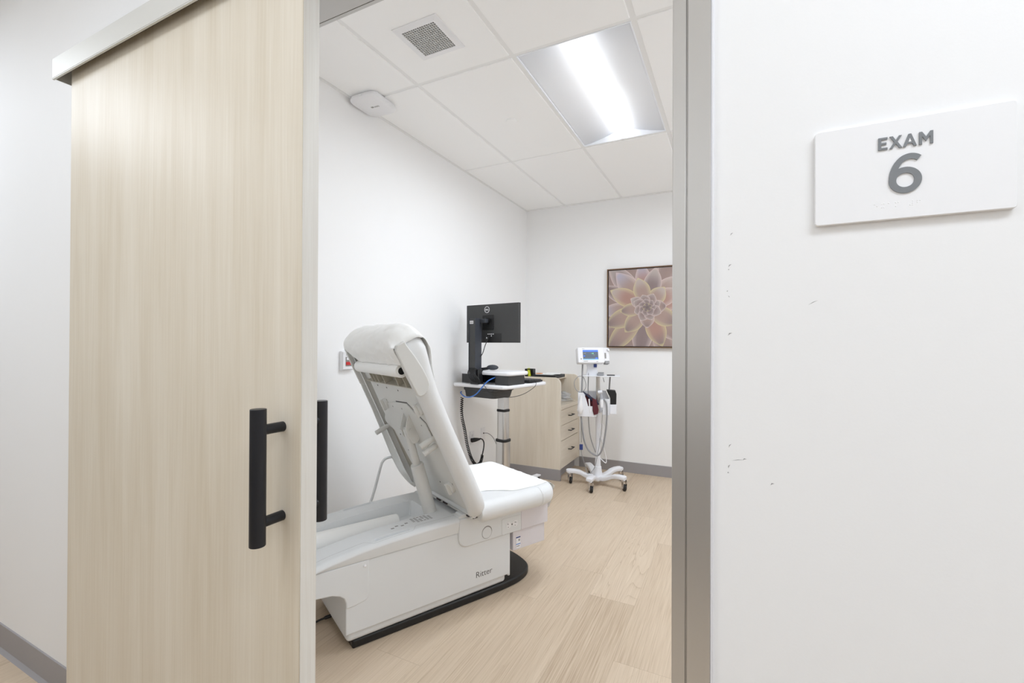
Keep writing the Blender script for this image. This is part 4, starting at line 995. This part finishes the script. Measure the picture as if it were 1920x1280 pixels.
tag(M().prism(rrect(-.036,.036,-.02,.02,.005),'z',0,.008).xf(frame(VO+VL*.115+VN*-.02+Vector((0,0,1.0062)),VL,VN,(0,0,1))).build('sensor_pad',CHAR,bevel=.002),'flat dark grey pad lying on the right end of the cart tray','pad')

# ------------------------------------------------------------------ light
def area(name,loc,sx,sy,power,col=(.9,.975,1.065),spread=180):
    l=bpy.data.lights.new(name,'AREA'); l.shape='RECTANGLE'; l.size=sx; l.size_y=sy; l.energy=power; l.color=col; l.spread=radians(spread)
    o=bpy.data.objects.new(name,l); COL.objects.link(o); o.location=loc; return o
area('unseen_corridor_lamp',(-3.7,-.1,ZC-.01),1.2,.6,20)
area('unseen_corridor_lamp',(-1.4,-.5,ZC-.01),1.2,.6,16)  # unseen, added to brighten the door from the front
area('unseen_corridor_lamp',(1.0,-.05,ZC-.01),1.2,.4,23)
area('unseen_corridor_lamp',(4.6,-.05,ZC-.01),1.2,.4,22)  # unseen, added for overall corridor brightness
for lx,pw in (((LX0+LX1)/2,20),(.5005,18.5)): area('exam_room_lamp_and_fill',(lx,(LY0+LY1)/2,ZC+.0005),.085,1.15,pw,(.895,.975,1.075),172)  # light of the visible troffer, then of the unseen one added for brightness
wd=bpy.data.worlds.new('w'); wd.use_nodes=True; wd.node_tree.nodes['Background'].inputs[0].default_value=(.8,.85,1,1); wd.node_tree.nodes['Background'].inputs[1].default_value=0.0
scene.world=wd

# ------------------------------------------------------------------ camera
yaw,pit,rol=-.456770519,.0049179577,.00414701733
f=Vector((sin(yaw)*cos(pit),cos(yaw)*cos(pit),sin(pit))); r=Vector((cos(yaw),-sin(yaw),0)); u=r.cross(f)
r2=r*cos(rol)+u*sin(rol); u2=-r*sin(rol)+u*cos(rol)
cd=bpy.data.cameras.new('camera'); cam=bpy.data.objects.new('camera',cd); COL.objects.link(cam)
cam.matrix_world=frame((0,0,1.2945),r2,u2,-f)
cd.sensor_width=36; cd.lens=849.947176*36/1920; cd.clip_start=.02; cd.clip_end=60
scene.camera=cam
scene.view_settings.view_transform='Standard'; scene.view_settings.look='None'; scene.view_settings.gamma=1; scene.view_settings.use_curve_mapping=False
scene.view_settings.exposure=0.0
scene.cycles.max_bounces=16; scene.cycles.diffuse_bounces=10; scene.cycles.glossy_bounces=6; scene.cycles.transmission_bounces=8; scene.cycles.sample_clamp_indirect=8
